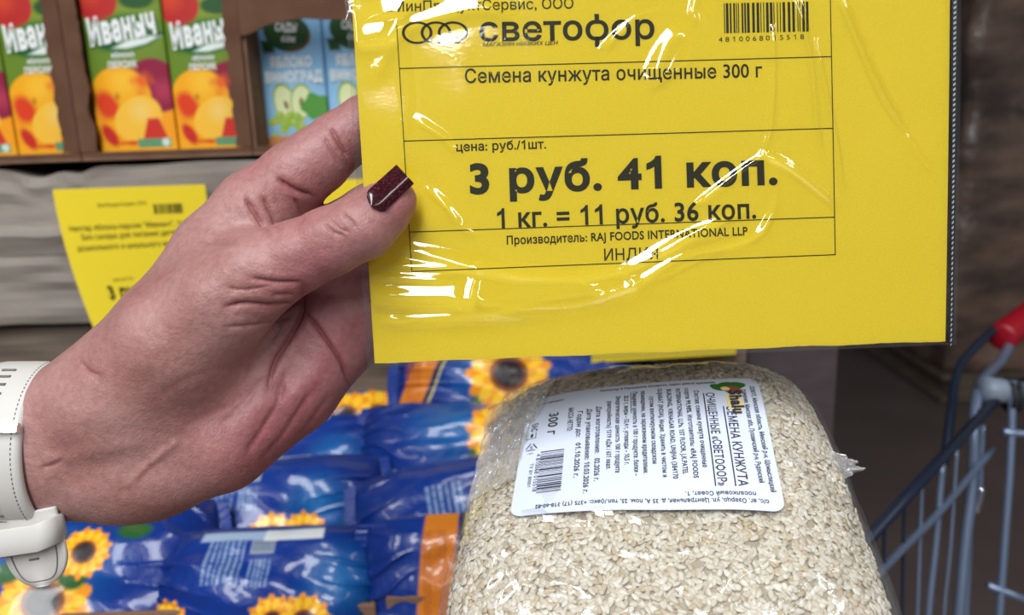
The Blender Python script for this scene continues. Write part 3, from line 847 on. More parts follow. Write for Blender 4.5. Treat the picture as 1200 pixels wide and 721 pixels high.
# film of the bag
BAGR = [  # folds of the film, in the frame: points, half width, height (mm)
 ([(600, 600), (640, 606), (690, 612), (690, 600), (720, 600), (760, 611), (800, 606)], 4, 1.0),
 ([(575, 712), (605, 682), (640, 684), (690, 694)], 5, 1.3), ([(560, 698), (585, 672), (610, 668)], 4, 1.0),
 ([(905, 716), (935, 697), (955, 675)], 5, 1.5), ([(930, 560), (945, 600), (925, 616)], 3.5, .9), ([(915, 535), (935, 550), (950, 590), (938, 606)], 3.5, 1.0),
 ([(535, 690), (555, 640), (585, 560), (600, 500)], 6, 1.2), ([(545, 640), (570, 655), (600, 640)], 5, 1.2), ([(880, 440), (930, 480), (960, 505)], 4, 1.0),
 ([(985, 660), (960, 672), (990, 700)], 5, 1.2), ([(630, 635), (660, 652), (690, 672)], 3, .7), ([(848, 690), (870, 668), (900, 655)], 4, 1.0),
 ([(590, 560), (598, 520), (606, 480)], 3, .9), ([(570, 540), (580, 500), (600, 465)], 4, 1.4), ([(1000, 600), (990, 640), (975, 700)], 5, 1.2),
 ([(560, 480), (590, 470), (640, 455)], 4, .8), ([(700, 640), (760, 650), (830, 642)], 3, .5),
]
fz1, fz2 = Noise(41, 18, 9), Noise(42, 18, 24)
def film_z(s, t):
    z = bag_top(s, t) + .0012 + .0006 * fz1(s, t) + .0003 * fz2(s, t)
    q = bag_pt(s, t, z); px, py, _ = project(q)
    for pts, w, amp in BAGR:
        d, tt = polydist(px, py, smooth_path(pts, 5))
        z = z + 1.5 * amp * .001 * np.exp(-(d / (1.25 * w)) ** 2) * np.clip(5 * np.minimum(tt, 1 - tt) + .2, 0, 1)
    return z
mb = MB()
n = 330
cs = np.sin(np.linspace(-np.pi / 2, np.pi / 2, n)) * .35 + np.linspace(-1, 1, n) * .65
S, T = np.meshgrid(cs, cs, indexing='ij')
Z = film_z(S, T)
Q = bag_pt(S, T, Z)
a, b = bag_ab(S, T)
rim = np.clip((np.maximum(np.abs(S), np.abs(T)) - .9) / .1, 0, 1) ** 2
Q = Q + (rim * .003)[..., None] * ((S[..., None] * (R_ * bA[0] + U_ * bA[1] - f_ * bA[2])) + T[..., None] * (R_ * bB[0] + U_ * bB[1] - f_ * bB[2]))
mb.add(Q.reshape(-1, 3), grid_faces(n, n))
n = 60; cs = np.linspace(-1, 1, n); S, T = np.meshgrid(cs, cs, indexing='ij')
rim = np.clip((np.maximum(np.abs(S), np.abs(T)) - .9) / .1, 0, 1) ** 2
Q = bag_pt(S, T, -.7 * bag_top(S, T) - .0012) + (rim * .003)[..., None] * ((S[..., None] * (R_ * bA[0] + U_ * bA[1] - f_ * bA[2])) + T[..., None] * (R_ * bB[0] + U_ * bB[1] - f_ * bB[2]))
mb.add(Q.reshape(-1, 3), grid_faces(n, n)[:, ::-1])
# empty folded corners of the film: far left, and a scrap on the right
def flap(corners, n=40, amp=.0022, seed=1):
    c = [Pc(*q) for q in corners]
    s, t = np.meshgrid(np.linspace(0, 1, n), np.linspace(0, 1, n), indexing='ij'); s = s[..., None]; t = t[..., None]
    q = (c[0] * (1 - s) + c[1] * s) * (1 - t) + (c[3] * (1 - s) + c[2] * s) * t
    nzf = Noise(seed, 14, 16); nz2_ = Noise(seed + 9, 14, 44)
    h = amp * nzf(s[..., 0], t[..., 0]) + amp * .35 * nz2_(s[..., 0], t[..., 0])
    mb.add(W(q + h[..., None] * np.array([.3, .3, .9])).reshape(-1, 3), grid_faces(n, n))
bfilm = mb.build('bag_film', M_bagfilm, bag)
for cn, n_, am_, sd_ in (([(652, 440, .372), (590, 462, .366), (560, 545, .345), (612, 520, .342)], 60, .0022, 3),
                     ([(640, 452, .366), (572, 478, .363), (548, 590, .332), (600, 560, .322)], 60, .0022, 5),
                     ([(972, 528, .325), (1001, 540, .327), (1010, 551, .327), (988, 562, .323)], 24, .0018, 8)):
    mb = MB(); flap(cn, n_, am_, sd_)
    mb.build('folded_film_corner', M_crumple, bag)['label'] = 'crumpled empty corner of the clear film'

# printed label on the bag
LW, LH = .0950, .0725
lab_wave = Noise(51, 10, 34)
def lab_pt(p, q, off=0.0):
    p = np.asarray(p, float); q = np.asarray(q, float)
    a = (p - .5) * LW; b = (.5 - q) * LH + .0015
    # nearest bag parameters
    s, t = a / .064, b / HL
    for _ in range(6):
        aa, bb = bag_ab(s, t); s = s + (a - .0045 - aa) / .064; t = t + (b + .010 - bb) / HL
    z = bag_top(np.clip(s, -1, 1), np.clip(t, -1, 1)) + .0024 + .00045 * lab_wave(a, b) * 1.0 + .0009 * np.exp(-((p - .1) / .12) ** 2) * np.sin(6 * q) + off
    return W(BC + (a - .0045)[..., None] * bA + (b + .010)[..., None] * bB + z[..., None] * bN)
mb = MB()
n, m_ = 110, 84
S, T = np.meshgrid(np.linspace(0, 1, n), np.linspace(0, 1, m_), indexing='ij')
# rounded corners and slightly wavy cut
def roundc(S, T, r=.05):
    x, y = S - .5, (T - .5) * LH / LW
    hx, hy = .5, .5 * LH / LW
    ox = np.clip(np.abs(x) - (hx - r), 0, None); oy = np.clip(np.abs(y) - (hy - r), 0, None)
    mx = np.maximum(ox, oy); L = np.hypot(ox, oy); k = np.where(L > 1e-9, mx / np.maximum(L, 1e-9), 1)
    x2 = np.sign(x) * (np.minimum(np.abs(x), hx - r) + ox * k); y2 = np.sign(y) * (np.minimum(np.abs(y), hy - r) + oy * k)
    return x2 + .5, y2 * LW / LH + .5
S2, T2 = roundc(S, T)
mb.add(lab_pt(S2, T2).reshape(-1, 3), grid_faces(n, m_)[:, ::-1], 0)
mb.add(lab_pt(S2, T2, -.00016).reshape(-1, 3), grid_faces(n, m_), 0)
def ltext(s, p0, p1, cap, bold=0.0, mi=1, shear=0, off=.00012):
    """p0 -> p1 in label millimetres (x from the left, y from the top)"""
    V, T_ = text2d(s, p0, p1, cap, bold, shear)
    mb.add(lab_pt(V[:, 0] / (LW * 1000), V[:, 1] / (LH * 1000), off), T_, mi)
def lpoly(V, Fq, mi=1, off=.0001):
    V = np.asarray(V, float); mb.add(lab_pt(V[:, 0] / (LW * 1000), V[:, 1] / (LH * 1000), off), np.asarray(Fq), mi)
def lrect(x0, y0, x1, y1, mi=1, off=.0001):
    n = 24; t = np.linspace(0, 1, n)
    if y1 - y0 > x1 - x0: A_, B_ = np.stack([np.full(n, x0), y0 + (y1 - y0) * t], -1), np.stack([np.full(n, x1), y0 + (y1 - y0) * t], -1)
    else: B_, A_ = np.stack([x0 + (x1 - x0) * t, np.full(n, y0)], -1), np.stack([x0 + (x1 - x0) * t, np.full(n, y1)], -1)
    lpoly(np.concatenate([A_, B_]), [[i, i + 1, n + i + 1, n + i] for i in range(n - 1)], mi, off)
rows = [  # x of the baseline (mm from the left), start, end (mm from the top), cap, bold, words
 (80.6, 19, 62, 3.4, .02, 'СЕМЕНА КУНЖУТА'), (73.6, 10, 62, 3.2, .02, 'ОЧИЩЕННЫЕ «СВЕТОФОР»'),
 (69.0, 8, 53, 1.85, .03, 'Состав: семена кунжута очищенные'), (65.4, 6, 58, 1.85, .03, 'сорта 99,98%. Изготовитель: «RAJ FOODS'),
 (61.8, 6, 56, 1.85, .03, 'INTERNATIONAL LLP», 1ST FLOOR, J.K.PATEL'), (58.2, 6, 58, 1.85, .03, 'BUILDING, VIRNAGAR ROAD, UNJHA (384170'),
 (54.6, 5, 57, 1.85, .03, 'GUJARAT (INDIA), Индия. Хранить в чистом и'), (51.2, 10, 50, 1.85, .03, 'сухом вентилируемом складском'),
 (47.8, 6, 55, 1.85, .03, 'помещении, не зараженном вредителями.'), (44.4, 6, 56, 1.85, .03, 'Пищевая ценность в 100 г продукта: белки –'),
 (41.0, 8, 50, 1.85, .03, '20,5 г, жиры – 52,4 г, углеводы – 10,5 г.'), (37.6, 8, 54, 1.85, .03, 'Энергетическая ценность 100 г продукта'),
 (34.2, 11, 52, 1.85, .03, '(калорийность) 1519 кДж / 631 ккал.'),
 (29.8, 14, 58, 2.0, .03, 'Дата изготовления:   02.2026 г.'), (26.0, 15, 64, 2.0, .03, 'Дата упаковывания: 10.03.2026 г.'),
 (22.2, 16, 55, 2.0, .03, 'Годен до:   01.10.2026 г.'), (18.4, 13, 28, 2.0, .03, 'МАССА НЕТТО:'), (10.4, 15, 29, 4.0, .02, '300 г'),
]
for x, y0, y1, cap, bold, s in rows: ltext(s, (x, y0), (x, y1), cap, bold)
lrect(72.4, 10, 72.9, 62); lrect(79.3, 19, 79.8, 62)
lrect(43.6, 6, 43.9, 20)
# writing round the border
ltext('223017, Минская область, Минский р-н, Щомыслицкий', (91.2, 6), (91.2, 64), 1.8, .03)
ltext('хранения: Минская обл., Пуховичский р-н, Руденский', (87.8, 8), (87.8, 60), 1.8, .03)
ltext('с/с, аг. Озерцо, ул. Центральная, д. 35 А, пом. 25, тел./факс: +375 (17) 318-60-82', (90, 67.6), (9, 67.6), 2.0, .03)
ltext('поселковый Совет, 1.', (86, 64.4), (62, 64.4), 1.9, .03)
ltext('Импортер в Республику Беларусь, адрес места хранения:', (31, 3.4), (78, 3.4), 1.5, .02)
ltext('Упаковщик:', (3.5, 6.4), (16, 6.4), 1.7, .01)
# bar code with digits
y = 38.0; g = np.random.default_rng(5)
while y < 61:
    w = g.choice([.3, .3, .6, .9]); sk = .0
    lrect(8.6, y, 17.8, min(y + w, 61.2)); y += w + g.choice([.3, .45, .6])
ltext('4 810068 015518', (7.0, 39), (7.0, 60), 1.7, .01); ltext('ТУ BY 80001', (4.8, 44), (4.8, 57), 1.4, .005)
# recycling triangle, cup-and-fork sign, EAC
tri = np.array([(1.4, 36.5), (7.6, 36.5), (4.5, 31.2)]); c_ = tri.mean(0)
for k in range(3):
    a_, b_ = tri[k], tri[(k + 1) % 3]
    a2, b2 = a_ * .86 + b_ * .14, a_ * .2 + b_ * .8
    ia, ib = a2 + (c_ - a2) * .28, b2 + (c_ - b2) * .28
    lpoly([a2, ia, ib, b2], [[0, 1, 2, 3]])
ltext('5', (3.9, 35.6), (5.1, 35.6), 1.7, .01)
ltext('ПП', (3.4, 38.8), (5.4, 38.8), 1.0)
ltext('EAC', (3.6, 20), (3.6, 25), 2.6, .02); lrect(1.6, 26, 1.9, 29.5); lrect(5.6, 26, 5.9, 29.5); lrect(1.9, 29.2, 5.6, 29.5); lrect(3.6, 26.4, 4.6, 28.6)
# leaf-and-nut mark with the word Shalu
def blob(cx, cy, rx, ry, rot, mi, off, pw=1.0, n=28):
    a = np.linspace(0, 2 * np.pi, n, endpoint=False)
    x, y = rx * np.cos(a) * (1 - .25 * np.sin(a) ** 2 * pw), ry * np.sin(a)
    V = np.stack([cx + x * math.cos(rot) - y * math.sin(rot), cy + x * math.sin(rot) + y * math.cos(rot)], -1)
    V = np.concatenate([V, [[cx, cy]]]); lpoly(V, [[(i + 1) % n, i, n] for i in range(n)], mi, off)
M_green = mat('label_green', srgb(52, 112, 48), .55); M_brown = mat('label_brown', srgb(146, 84, 52), .55); M_cream = mat('label_cream', srgb(236, 214, 150), .55)
blob(79.0, 6.4, 3.8, 2.2, .5, 2, .00010); blob(85.5, 5.6, 4.2, 2.6, -.15, 2, .00011); blob(82.5, 4.6, 3.6, 1.8, .1, 2, .00012)
blob(84.2, 8.6, 4.2, 2.6, .45, 3, .00015); blob(81.4, 7.6, 1.9, 1.3, .3, 4, .00018)
blob(84.2, 16.5, 3.2, 7.6, -.06, 4, .00013)
ltext('Shalu', (82.6, 9.2), (83.0, 24), 4.6, .05, 1, 0, .0004)
label = mb.build('label', [M_white, M_labink, M_green, M_brown, M_cream], bag)
label['label'] = 'white printed paper label'

# ------------------------------------------------------------------ shelf of planks
def plank(name, px0, px1, y_top, y_bot, Yf, depth, m, seed, dips=()):
    zt, zb = PY(300, y_top, Yf)[2], PY(300, y_bot, Yf)[2]
    x0, x1 = PY(px0, 250, Yf)[0], PY(px1, 250, Yf)[0]
    nx = 160; xs = np.linspace(x0, x1, nx); nzq = Noise(seed, 14, 14); nb = Noise(seed + 1, 14, 40)
    top = zt + .0022 * nzq(xs, 0) + .001 * nb(xs, 0)
    for cx, w, dep in dips: top = top - dep * np.exp(-((xs - cx) / w) ** 2)
    bot = zb + .0012 * nb(xs, 3)
    K = 9
    rows = []
    for k in range(K):
        t = k / (K - 1); z = top * (1 - t) + bot * t
        y = Yf + .004 * nzq(xs, z * 3) + .0018 * nb(xs, z * 9) + (.003 if k in (0, K - 1) else 0)
        rows.append(np.stack([xs, y, z], -1))
    back = [np.stack([xs, np.full(nx, Yf + depth), bot], -1), np.stack([xs, np.full(nx, Yf + depth), top], -1)]
    V = np.stack(rows + back, 1); k = K + 2
    i, j = np.meshgrid(np.arange(nx - 1), np.arange(k), indexing='ij'); j2 = (j + 1) % k
    mb = MB().add(V.reshape(-1, 3), [np.stack([i * k + j, i * k + j2, (i + 1) * k + j2, (i + 1) * k + j], -1).reshape(-1, 4), np.arange(k)[None], ((nx - 1) * k + np.arange(k)[::-1])[None]])
    o = mb.build(name, m, smooth=False); o['kind'] = 'structure'; return o
plank('shelf_plank', -160, 880, 187.5, 292, SHELF_Y - .004, .42, M_wood, 61, [(PY(40, 195, .8)[0], .022, .010), (PY(88, 195, .8)[0], .012, .006)])
plank('shelf_plank', -160, 880, 294, 371, SHELF_Y, .05, M_wood, 63)
plank('shelf_plank', -160, 880, 376, 520, SHELF_Y + .012, .05, M_wood2, 65)
ze = PY(300, 520, SHELF_Y)[2]
LOWZ = .800
box_struct('shelf_lower', (-1.1, .50, LOWZ - .03), (.30, 1.25, LOWZ), M_wood2)
box_struct('shelf_back', (-1.1, 1.25, .0), (.30, 1.28, 1.9), M_panel)
xa, xb = PY(876, 440, .84)[0], PY(980, 440, .84)[0]
box_struct('shelf_upper_unseen', (-1.1, .74, zs + .262), (PY(876, 440, .84)[0], 1.25, zs + .290), M_wood2)  # unseen shelf above the frame, added to shade the juice cartons
box_struct('shelf_end_panel', (xa, .84, 0), (xb, 1.28, 1.9), M_panel)

# ------------------------------------------------------------------ display trays of corrugated board with juice cartons
def soft(d, w): return np.clip(.5 - d / w, 0, 1)[..., None]
def over(C, col, m): return C * (1 - m) + np.array(col) * m
def paint_peach(u, h):
    """u across 0..1, h up in box widths"""
    C = np.broadcast_to(np.array(srgb(104, 134, 40)), u.shape + (3,)).copy()
    nz = Noise(71, 14, 9); nz2_ = Noise(72, 14, 22)
    C = over(C, srgb(128, 150, 44), soft(np.hypot(u - .6, (h - 1.9) * .7) - .35, .5))
    # red apple and leaf at the top
    C = over(C, srgb(186, 40, 36), soft(np.hypot(u - .22, h - 1.90) - .27, .03)); C = over(C, srgb(214, 70, 40), soft(np.hypot(u - .12, h - 1.98) - .12, .2))
    C = over(C, srgb(32, 84, 34), soft(np.hypot((u - .72) * .8, (h - 1.88) * 1.6) - .17, .05))
    # dark halo behind the name and the pale swoosh below it
    C = over(C, srgb(56, 112, 40), soft(np.hypot((u - .52) * .62, (h - 1.50 - .12 * (u - .5)) * 1.25) - .27, .10))
    C = over(C, srgb(28, 96, 44), soft(np.abs(h - 1.35 - .16 * (u - .5) - .3 * (u - .58) ** 2) - .07 + .3 * np.clip(np.abs(u - .60) - .22, 0, 1), .03))
    C = over(C, srgb(226, 238, 228), soft(np.abs(h - 1.37 - .22 * (u - .6)) - .045 + .25 * np.clip(np.abs(u - .66) - .12, 0, 1), .03))
    # lower orange ground
    C = over(C, srgb(246, 160, 26), soft(h - .66, .02))
    # plum-red apple behind
    a = (u - .83) * .8 + (h - .86) * .6; b = -(u - .83) * .6 + (h - .86) * .8
    C = over(C, srgb(142, 24, 58), soft(np.hypot(a * .95, b * .85) - .29, .03)); C = over(C, srgb(176, 52, 82), soft(np.hypot(a - .02, b + .1) - .12, .16))
    C = over(C, srgb(96, 14, 40), soft(np.hypot(u - .72, h - .9) - .03, .05))
    # whole peach
    C = over(C, srgb(246, 170, 22), soft(np.hypot(u - .37, (h - .72) * 1.02) - .385, .02))
    C = over(C, srgb(250, 190, 50), soft(np.hypot(u - .42, h - .92) - .16, .2))
    C = over(C, srgb(222, 64, 30), soft(np.hypot((u - .18), (h - .62) * .8) - .15 + .05 * nz(u, h), .10)); C = over(C, srgb(232, 104, 34), soft(np.hypot((u - .66), (h - .92)) - .10 + .04 * nz2_(u, h), .12))
    C = over(C, srgb(150, 90, 20), soft(np.hypot((u - .33), (h - .74) * .7) - .02, .05))
    # cut halves
    C = over(C, srgb(248, 192, 62), soft(np.hypot((u - .55) * .95 - (h - .46) * .25, h - .46) - .28, .02)); C = over(C, srgb(244, 206, 110), soft(np.hypot(u - .6, h - .55) - .1, .2))
    C = over(C, srgb(246, 170, 30), soft(h - .16 - .03 * nz(u, h), .02))
    C = over(C, srgb(200, 44, 34), soft(np.hypot((u - .17) * 1.3 + (h - .26) * .5, (h - .26) * .8) - .11, .05)); C = over(C, srgb(206, 52, 40), soft(np.maximum(np.abs(u - .74) * 1.2 + (h - .32) * .4 - .14, np.abs(h - .32) - .14), .03))
    C = over(C, srgb(214, 92, 30), soft(np.abs(h - .16) - .018 + .3 * np.clip(np.abs(u - .4) - .12, 0, 1) + .01 * nz2_(u, h), .02))
    # green seal at the lower right
    C = over(C, srgb(96, 152, 112), soft(np.maximum(np.abs(u - .72) - .21, np.abs(h - .155) - .055), .015)); C = over(C, srgb(210, 226, 214), soft(np.hypot(u - .86, h - .16) - .05, .02))
    return C
def paint_apple(u, h):
    h = h + .17 * np.clip(h / .5, 0, 1)
    C = np.broadcast_to(np.array(srgb(132, 184, 222)), u.shape + (3,)).copy()
    nz = Noise(81, 14, 12)
    C = over(C, srgb(160, 204, 232), soft(np.hypot((u - .5) * .8, (h - 1.0) * .6) - .25, .5))
    r = np.hypot((u - .47) / .36, (h - 1.92 + .12 * (u - .47)) / .29)
    C = over(C, srgb(38, 72, 34), soft(r - 1, .06)); C = over(C, srgb(38, 72, 34), soft(np.maximum(np.abs(u - .16 + (h - 1.72) * .2) - .09, np.abs(h - 1.72) - .09), .04)); C = over(C, srgb(74, 112, 46), soft(np.abs(h - 1.92) - .02 + .2 * np.abs(u - .47), .05) * soft(r - .9, .1))
    C = over(C, srgb(150, 60, 40), soft(np.abs(r - .96) - .03, .04) * (u > .45)[..., None] * (h < 1.9)[..., None])
    # apple halves
    for cx, cy, rx, ry, ro in ((.36, .84, .19, .34, -.25), (.60, .88, .17, .28, .12)):
        x = (u - cx) * math.cos(ro) - (h - cy) * math.sin(ro); y = (u - cx) * math.sin(ro) + (h - cy) * math.cos(ro)
        d = np.hypot(x / rx, y / ry) - 1
        C = over(C, srgb(132, 166, 70), soft(d, .05)); C = over(C, srgb(222, 230, 176), soft(d + .12, .06)); C = over(C, srgb(120, 96, 50), soft(np.hypot(x / .03, y / .07) - 1, .4))
    a = (u - .82); b = (h - .80)
    C = over(C, srgb(84, 150, 62), soft(np.hypot(a / .22, b / .2) - 1 + .12 * np.cos(5 * np.arctan2(b, a)), .05))
    g = np.random.default_rng(4)
    for k in range(26):
        cx, cy = .40 + g.normal(0, .15), .50 + g.normal(0, .10) + .1 * g.uniform(-1, 1)
        C = over(C, srgb(150 + 20 * g.uniform(-1, 1), 182, 62), soft(np.hypot(u - cx, h - cy) - .066, .02)); C = over(C, srgb(196, 214, 110), soft(np.hypot(u - cx + .02, h - cy - .02) - .02, .03))
    C = over(C, srgb(196, 132, 80), soft(h - .27 - .02 * nz(u, h), .03))
    return C
def juice(x0, x1, yf, z0, paint, label, group, words, seed):
    w = x1 - x0; hgt = 2.57 * w; dep = .062
    mb = MB()
    nu, nv = 96, 240
    U, V = np.meshgrid(np.linspace(0, 1, nu), np.linspace(0, 1, nv), indexing='ij')
    Hh = V * 2.57
    bulge = -.0022 * np.sin(np.pi * U) * np.sin(np.pi * V)
    rnd = .0016 * (np.clip((np.abs(U - .5) - .47) / .03, 0, 1) ** 2)
    Q = np.stack([x0 + U * w, yf + bulge + rnd, z0 + V * hgt], -1)
    mb.add(Q.reshape(-1, 3), grid_faces(nu, nv), 0, paint(U, Hh).reshape(-1, 3))
    side = np.array(srgb(92, 122, 40)) if paint is paint_peach else np.array(srgb(120, 172, 212))
    yb = yf + dep; f = yf + .0016
    c = np.array([(x0, f, z0), (x1, f, z0), (x1, f, z0 + hgt), (x0, f, z0 + hgt), (x0, yb, z0), (x1, yb, z0), (x1, yb, z0 + hgt), (x0, yb, z0 + hgt)])
    ridge = np.array([(x0, (f + yb) / 2, z0 + hgt + .012), (x1, (f + yb) / 2, z0 + hgt + .012)])
    mb.add(np.concatenate([c, ridge]), [np.array([[1, 5, 6, 2], [4, 0, 3, 7], [5, 4, 7, 6], [0, 4, 5, 1], [3, 2, 9, 8], [6, 7, 8, 9]]), np.array([[2, 6, 9], [7, 3, 8]])], 0, side)
    for s, ua, ha, ub, hb, cap, bold, sh in words:
        T2, Tr = text2d(s, (ua, -ha), (ub, -hb), cap, bold, sh)
        uu, hh = T2[:, 0], -T2[:, 1]
        Q = np.stack([x0 + uu * w, yf - .0028 - .00006 * glyphs(s, bold)[2], z0 + hh * w], -1)
        mb.add(Q, Tr, 0, srgb(236, 240, 238))
    o = mb.build('juice_carton', M_carton, colors=True, smooth=False)
    return tag(o, label, 'juice carton', group)
PW = [('Иваныч', .10, 1.36, .93, 1.49, .30, .05, .10), ('яблоко', .33, 1.20, .62, 1.21, .07, .02, 0), ('ПЕРСИК', .28, 1.08, .64, 1.09, .08, .03, 0)]
AW = [('САДЫ', .30, 1.78, .62, 1.75, .12, .03, .1), ('сок', .38, 1.62, .60, 1.60, .10, .03, .1), ('ЯБЛОКО', .17, 1.24, .82, 1.24, .15, .04, 0), ('ВИНОГРАД', .08, 1.02, .96, 1.02, .15, .04, 0)]
JY = .808
def bx_(px): return PY(px, 184, JY)[0]
zj = zs + .003
jx = [(bx_(-66), bx_(24)), (bx_(25.5), bx_(117)), (bx_(119), bx_(211)), (bx_(212.5), bx_(303))]
jl = ['peach juice carton cut by the left edge of the photo', 'peach juice carton left of the brown cardboard divider, half covered by it',
      'green and orange peach juice carton seen whole, between the cardboard divider and its twin', 'peach juice carton right of the whole one, next to the blue cartons']
D_ = PY(95, 184, .8)[0]
jx = [(bx_(-68), bx_(21)), (bx_(22.5), bx_(112)), (bx_(118), bx_(210)), (bx_(211.5), bx_(298.5))]
for (a, b), l in zip(jx, jl): juice(a, b, JY, zj, paint_peach, l, 'peach juice cartons on the shelf', PW, 1)
YB = .842
def bb_(px): return PY(px, 184, YB)[0]
wB = bb_(384) - bb_(310)
for k, l in enumerate(['light blue apple and grape juice carton beside the cardboard wall', 'light blue apple and grape juice carton partly behind the raised index finger']):
    juice(bb_(315) + k * (wB + .001), bb_(315) + k * (wB + .001) + wB, YB, zj, paint_apple, l, 'blue juice cartons in the right tray', AW, 2)

def display_tray(xl, xr, label, lflap, rflap, hgt=.24, header=None):
    """open-front tray: bottom, walls, back, corner flaps with a torn inner edge, low lip"""
    yf, yb, t = .797, 1.02, .003
    root = thing('display_tray', ((xl + xr) / 2, .9, zs), label, 'cardboard tray', 'cardboard display trays on the shelf')
    def part(name, lo, hi, m=M_card):
        lo, hi = np.array(lo), np.array(hi); V, Fs = rbox((lo + hi) / 2, hi - lo, None, .0006, 1)
        MB().add(V, Fs).build(name, m, root, smooth=False)
    part('bottom', (xl, yf, zs), (xr, yb, zs + t)); part('back_wall', (xl, yb - t, zs + t), (xr, yb, zs + hgt))
    part('side_wall', (xl, yf + t, zs + t), (xl + t, yb - t, zs + hgt)); part('side_wall', (xr - t, yf + t, zs + t), (xr, yb - t, zs + hgt))
    part('front_lip', (xl, yf - .0, zs + t), (xr, yf + t, zs + .008), M_carddark)
    def torn(x0, x1, inner, seed):
        n = 70; z = np.linspace(zs + .0085, zs + hgt, n); nz = Noise(seed, 16, 260)
        xe = (x1 if inner > 0 else x0) + .0012 * nz(z, 0) + .0005 * nz(z * 3, 4)
        xo = np.full(n, x0 if inner > 0 else x1)
        V = np.stack([np.stack([xo, np.full(n, yf - .0005), z], -1), np.stack([xe, np.full(n, yf - .0005), z], -1), np.stack([xe, np.full(n, yf + t), z], -1), np.stack([xo, np.full(n, yf + t), z], -1)], 1)
        i, j = np.meshgrid(np.arange(n - 1), np.arange(4), indexing='ij'); j2 = (j + 1) % 4
        Fq = np.stack([i * 4 + j, i * 4 + j2, (i + 1) * 4 + j2, (i + 1) * 4 + j], -1).reshape(-1, 4)
        MB().add(V.reshape(-1, 3), [Fq if inner > 0 else Fq[:, ::-1], np.array([[0, 1, 2, 3]]), ((n - 1) * 4 + np.array([[3, 2, 1, 0]]))]).build('corner_flap', M_carddark, root, smooth=False)
    if lflap: torn(xl, xl + lflap, 1, 91)
    if rflap: torn(xr - rflap, xr, -1, 92)
    if header:
        n = 90; x = np.linspace(xl, xr, n); nz = Noise(95, 16, 150)
        zl = header + .0015 * nz(x, 0) + .012 * np.exp(-((x - xl) / .02) ** 2) * -1; zh = np.full(n, header + .030)
        V = np.stack([np.stack([x, np.full(n, yf - .001), zl], -1), np.stack([x, np.full(n, yf - .001), zh], -1), np.stack([x, np.full(n, yf + t), zh], -1), np.stack([x, np.full(n, yf + t), zl], -1)], 1)
        i, j = np.meshgrid(np.arange(n - 1), np.arange(4), indexing='ij'); j2 = (j + 1) % 4
        MB().add(V.reshape(-1, 3), [np.stack([i * 4 + j, i * 4 + j2, (i + 1) * 4 + j2, (i + 1) * 4 + j], -1).reshape(-1, 4), np.array([[0, 1, 2, 3]]), ((n - 1) * 4 + np.array([[3, 2, 1, 0]]))]).build('header_strip', M_carddark, root, smooth=False)
    return root
def sx(px): return PY(px, 186, .797)[0]
display_tray(sx(-80), sx(95), 'brown cardboard tray at far left holding two peach juice cartons', .02, sx(95) - sx(76))
display_tray(sx(96), sx(297), 'brown cardboard tray in the middle holding the whole peach juice carton', sx(115) - sx(96), sx(297) - sx(279))
display_tray(sx(297.5), sx(620), 'deeper brown cardboard tray holding the light blue juice cartons', 0, .012, header=PY(330, 25, .797)[2])

# ------------------------------------------------------------------ yellow price tags hanging on the shelf front
def shelf_tag(px0, px1, py0, py1, label, lines, bend):
    Y = SHELF_Y - .012
    a, b = PY(px0, py0, Y), PY(px1, py0 - (px1 - px0) * .034, Y); w = b[0] - a[0]; zt = a[2]; hgt = zt - PY((px0 + px1) / 2, py1, Y)[2]
    mb = MB()
    def pt(u, v, off=0.0):
        tw = bend * (1 - u) ** 1.5 * v ** 1.6
        y = Y - .002 - .012 * v * (1 - u) + .010 * v ** 2 - tw * .35 - off
        return np.stack([a[0] + u * w + tw, y, zt - v * hgt], -1)
    n, m_ = 30, 30
    U, V = np.meshgrid(np.linspace(0, 1, n), np.linspace(0, 1, m_), indexing='ij')
    mb.add(pt(U, V).reshape(-1, 3), grid_faces(n, m_)[:, ::-1], 0); mb.add(pt(U, V, -.0003).reshape(-1, 3), grid_faces(n, m_), 0)
    for s, p0, p1, cap, bold in lines:
        T2, Tr = text2d(s, p0, p1, cap, bold); mb.add(pt(T2[:, 0], T2[:, 1], .0003), Tr, 1)
    g = np.random.default_rng(8); x = .645
    while x < .835:
        wd = g.choice([.005, .01, .014]); q = np.array([(x, .10), (x, .155), (x + wd, .155), (x + wd, .10)])
        mb.add(pt(q[:, 0], q[:, 1], .0003), np.array([[0, 1, 2, 3]]), 1); x += wd + g.choice([.005, .009])
    o = mb.build('price_tag', [M_yellow, M_ink])
    return tag(o, label, 'price tag', 'yellow price tags hanging on the shelf front')
TL_ = [('МинПродуктСервис, ООО', (.28, .105), (.60, .10), .02, 0), ('Нектар яблоко-персик "Иваныч", 1л.', (.06, .235), (.84, .225), .032, .01),
       ('Без сахара для питания детей', (.13, .285), (.79, .275), .032, .01), ('дошкольного и школьного возраста', (.08, .345), (.86, .335), .032, .01),
       ('цена: руб./1шт.', (.27, .525), (.42, .52), .018, 0), ('3 руб. 64 коп.', (.21, .625), (.86, .615), .075, .05), ('1 л. = 3 руб. 64 коп.', (.31, .80), (.80, .795), .035, .01), ('БЕЛАРУСЬ', (.40, .88), (.60, .875), .03, .0)]
shelf_tag(63, 241, 222, 421, 'yellow paper price tag hanging on the shelf plank under the peach juice cartons', TL_, .034)
shelf_tag(352, 530, 212, 410, 'yellow paper price tag on the shelf, a corner showing between the index and middle fingers', TL_, .01)
shelf_tag(690, 872, 201, 421, 'yellow paper price tag on the shelf, its lower edge showing under the held tag', TL_, .0)

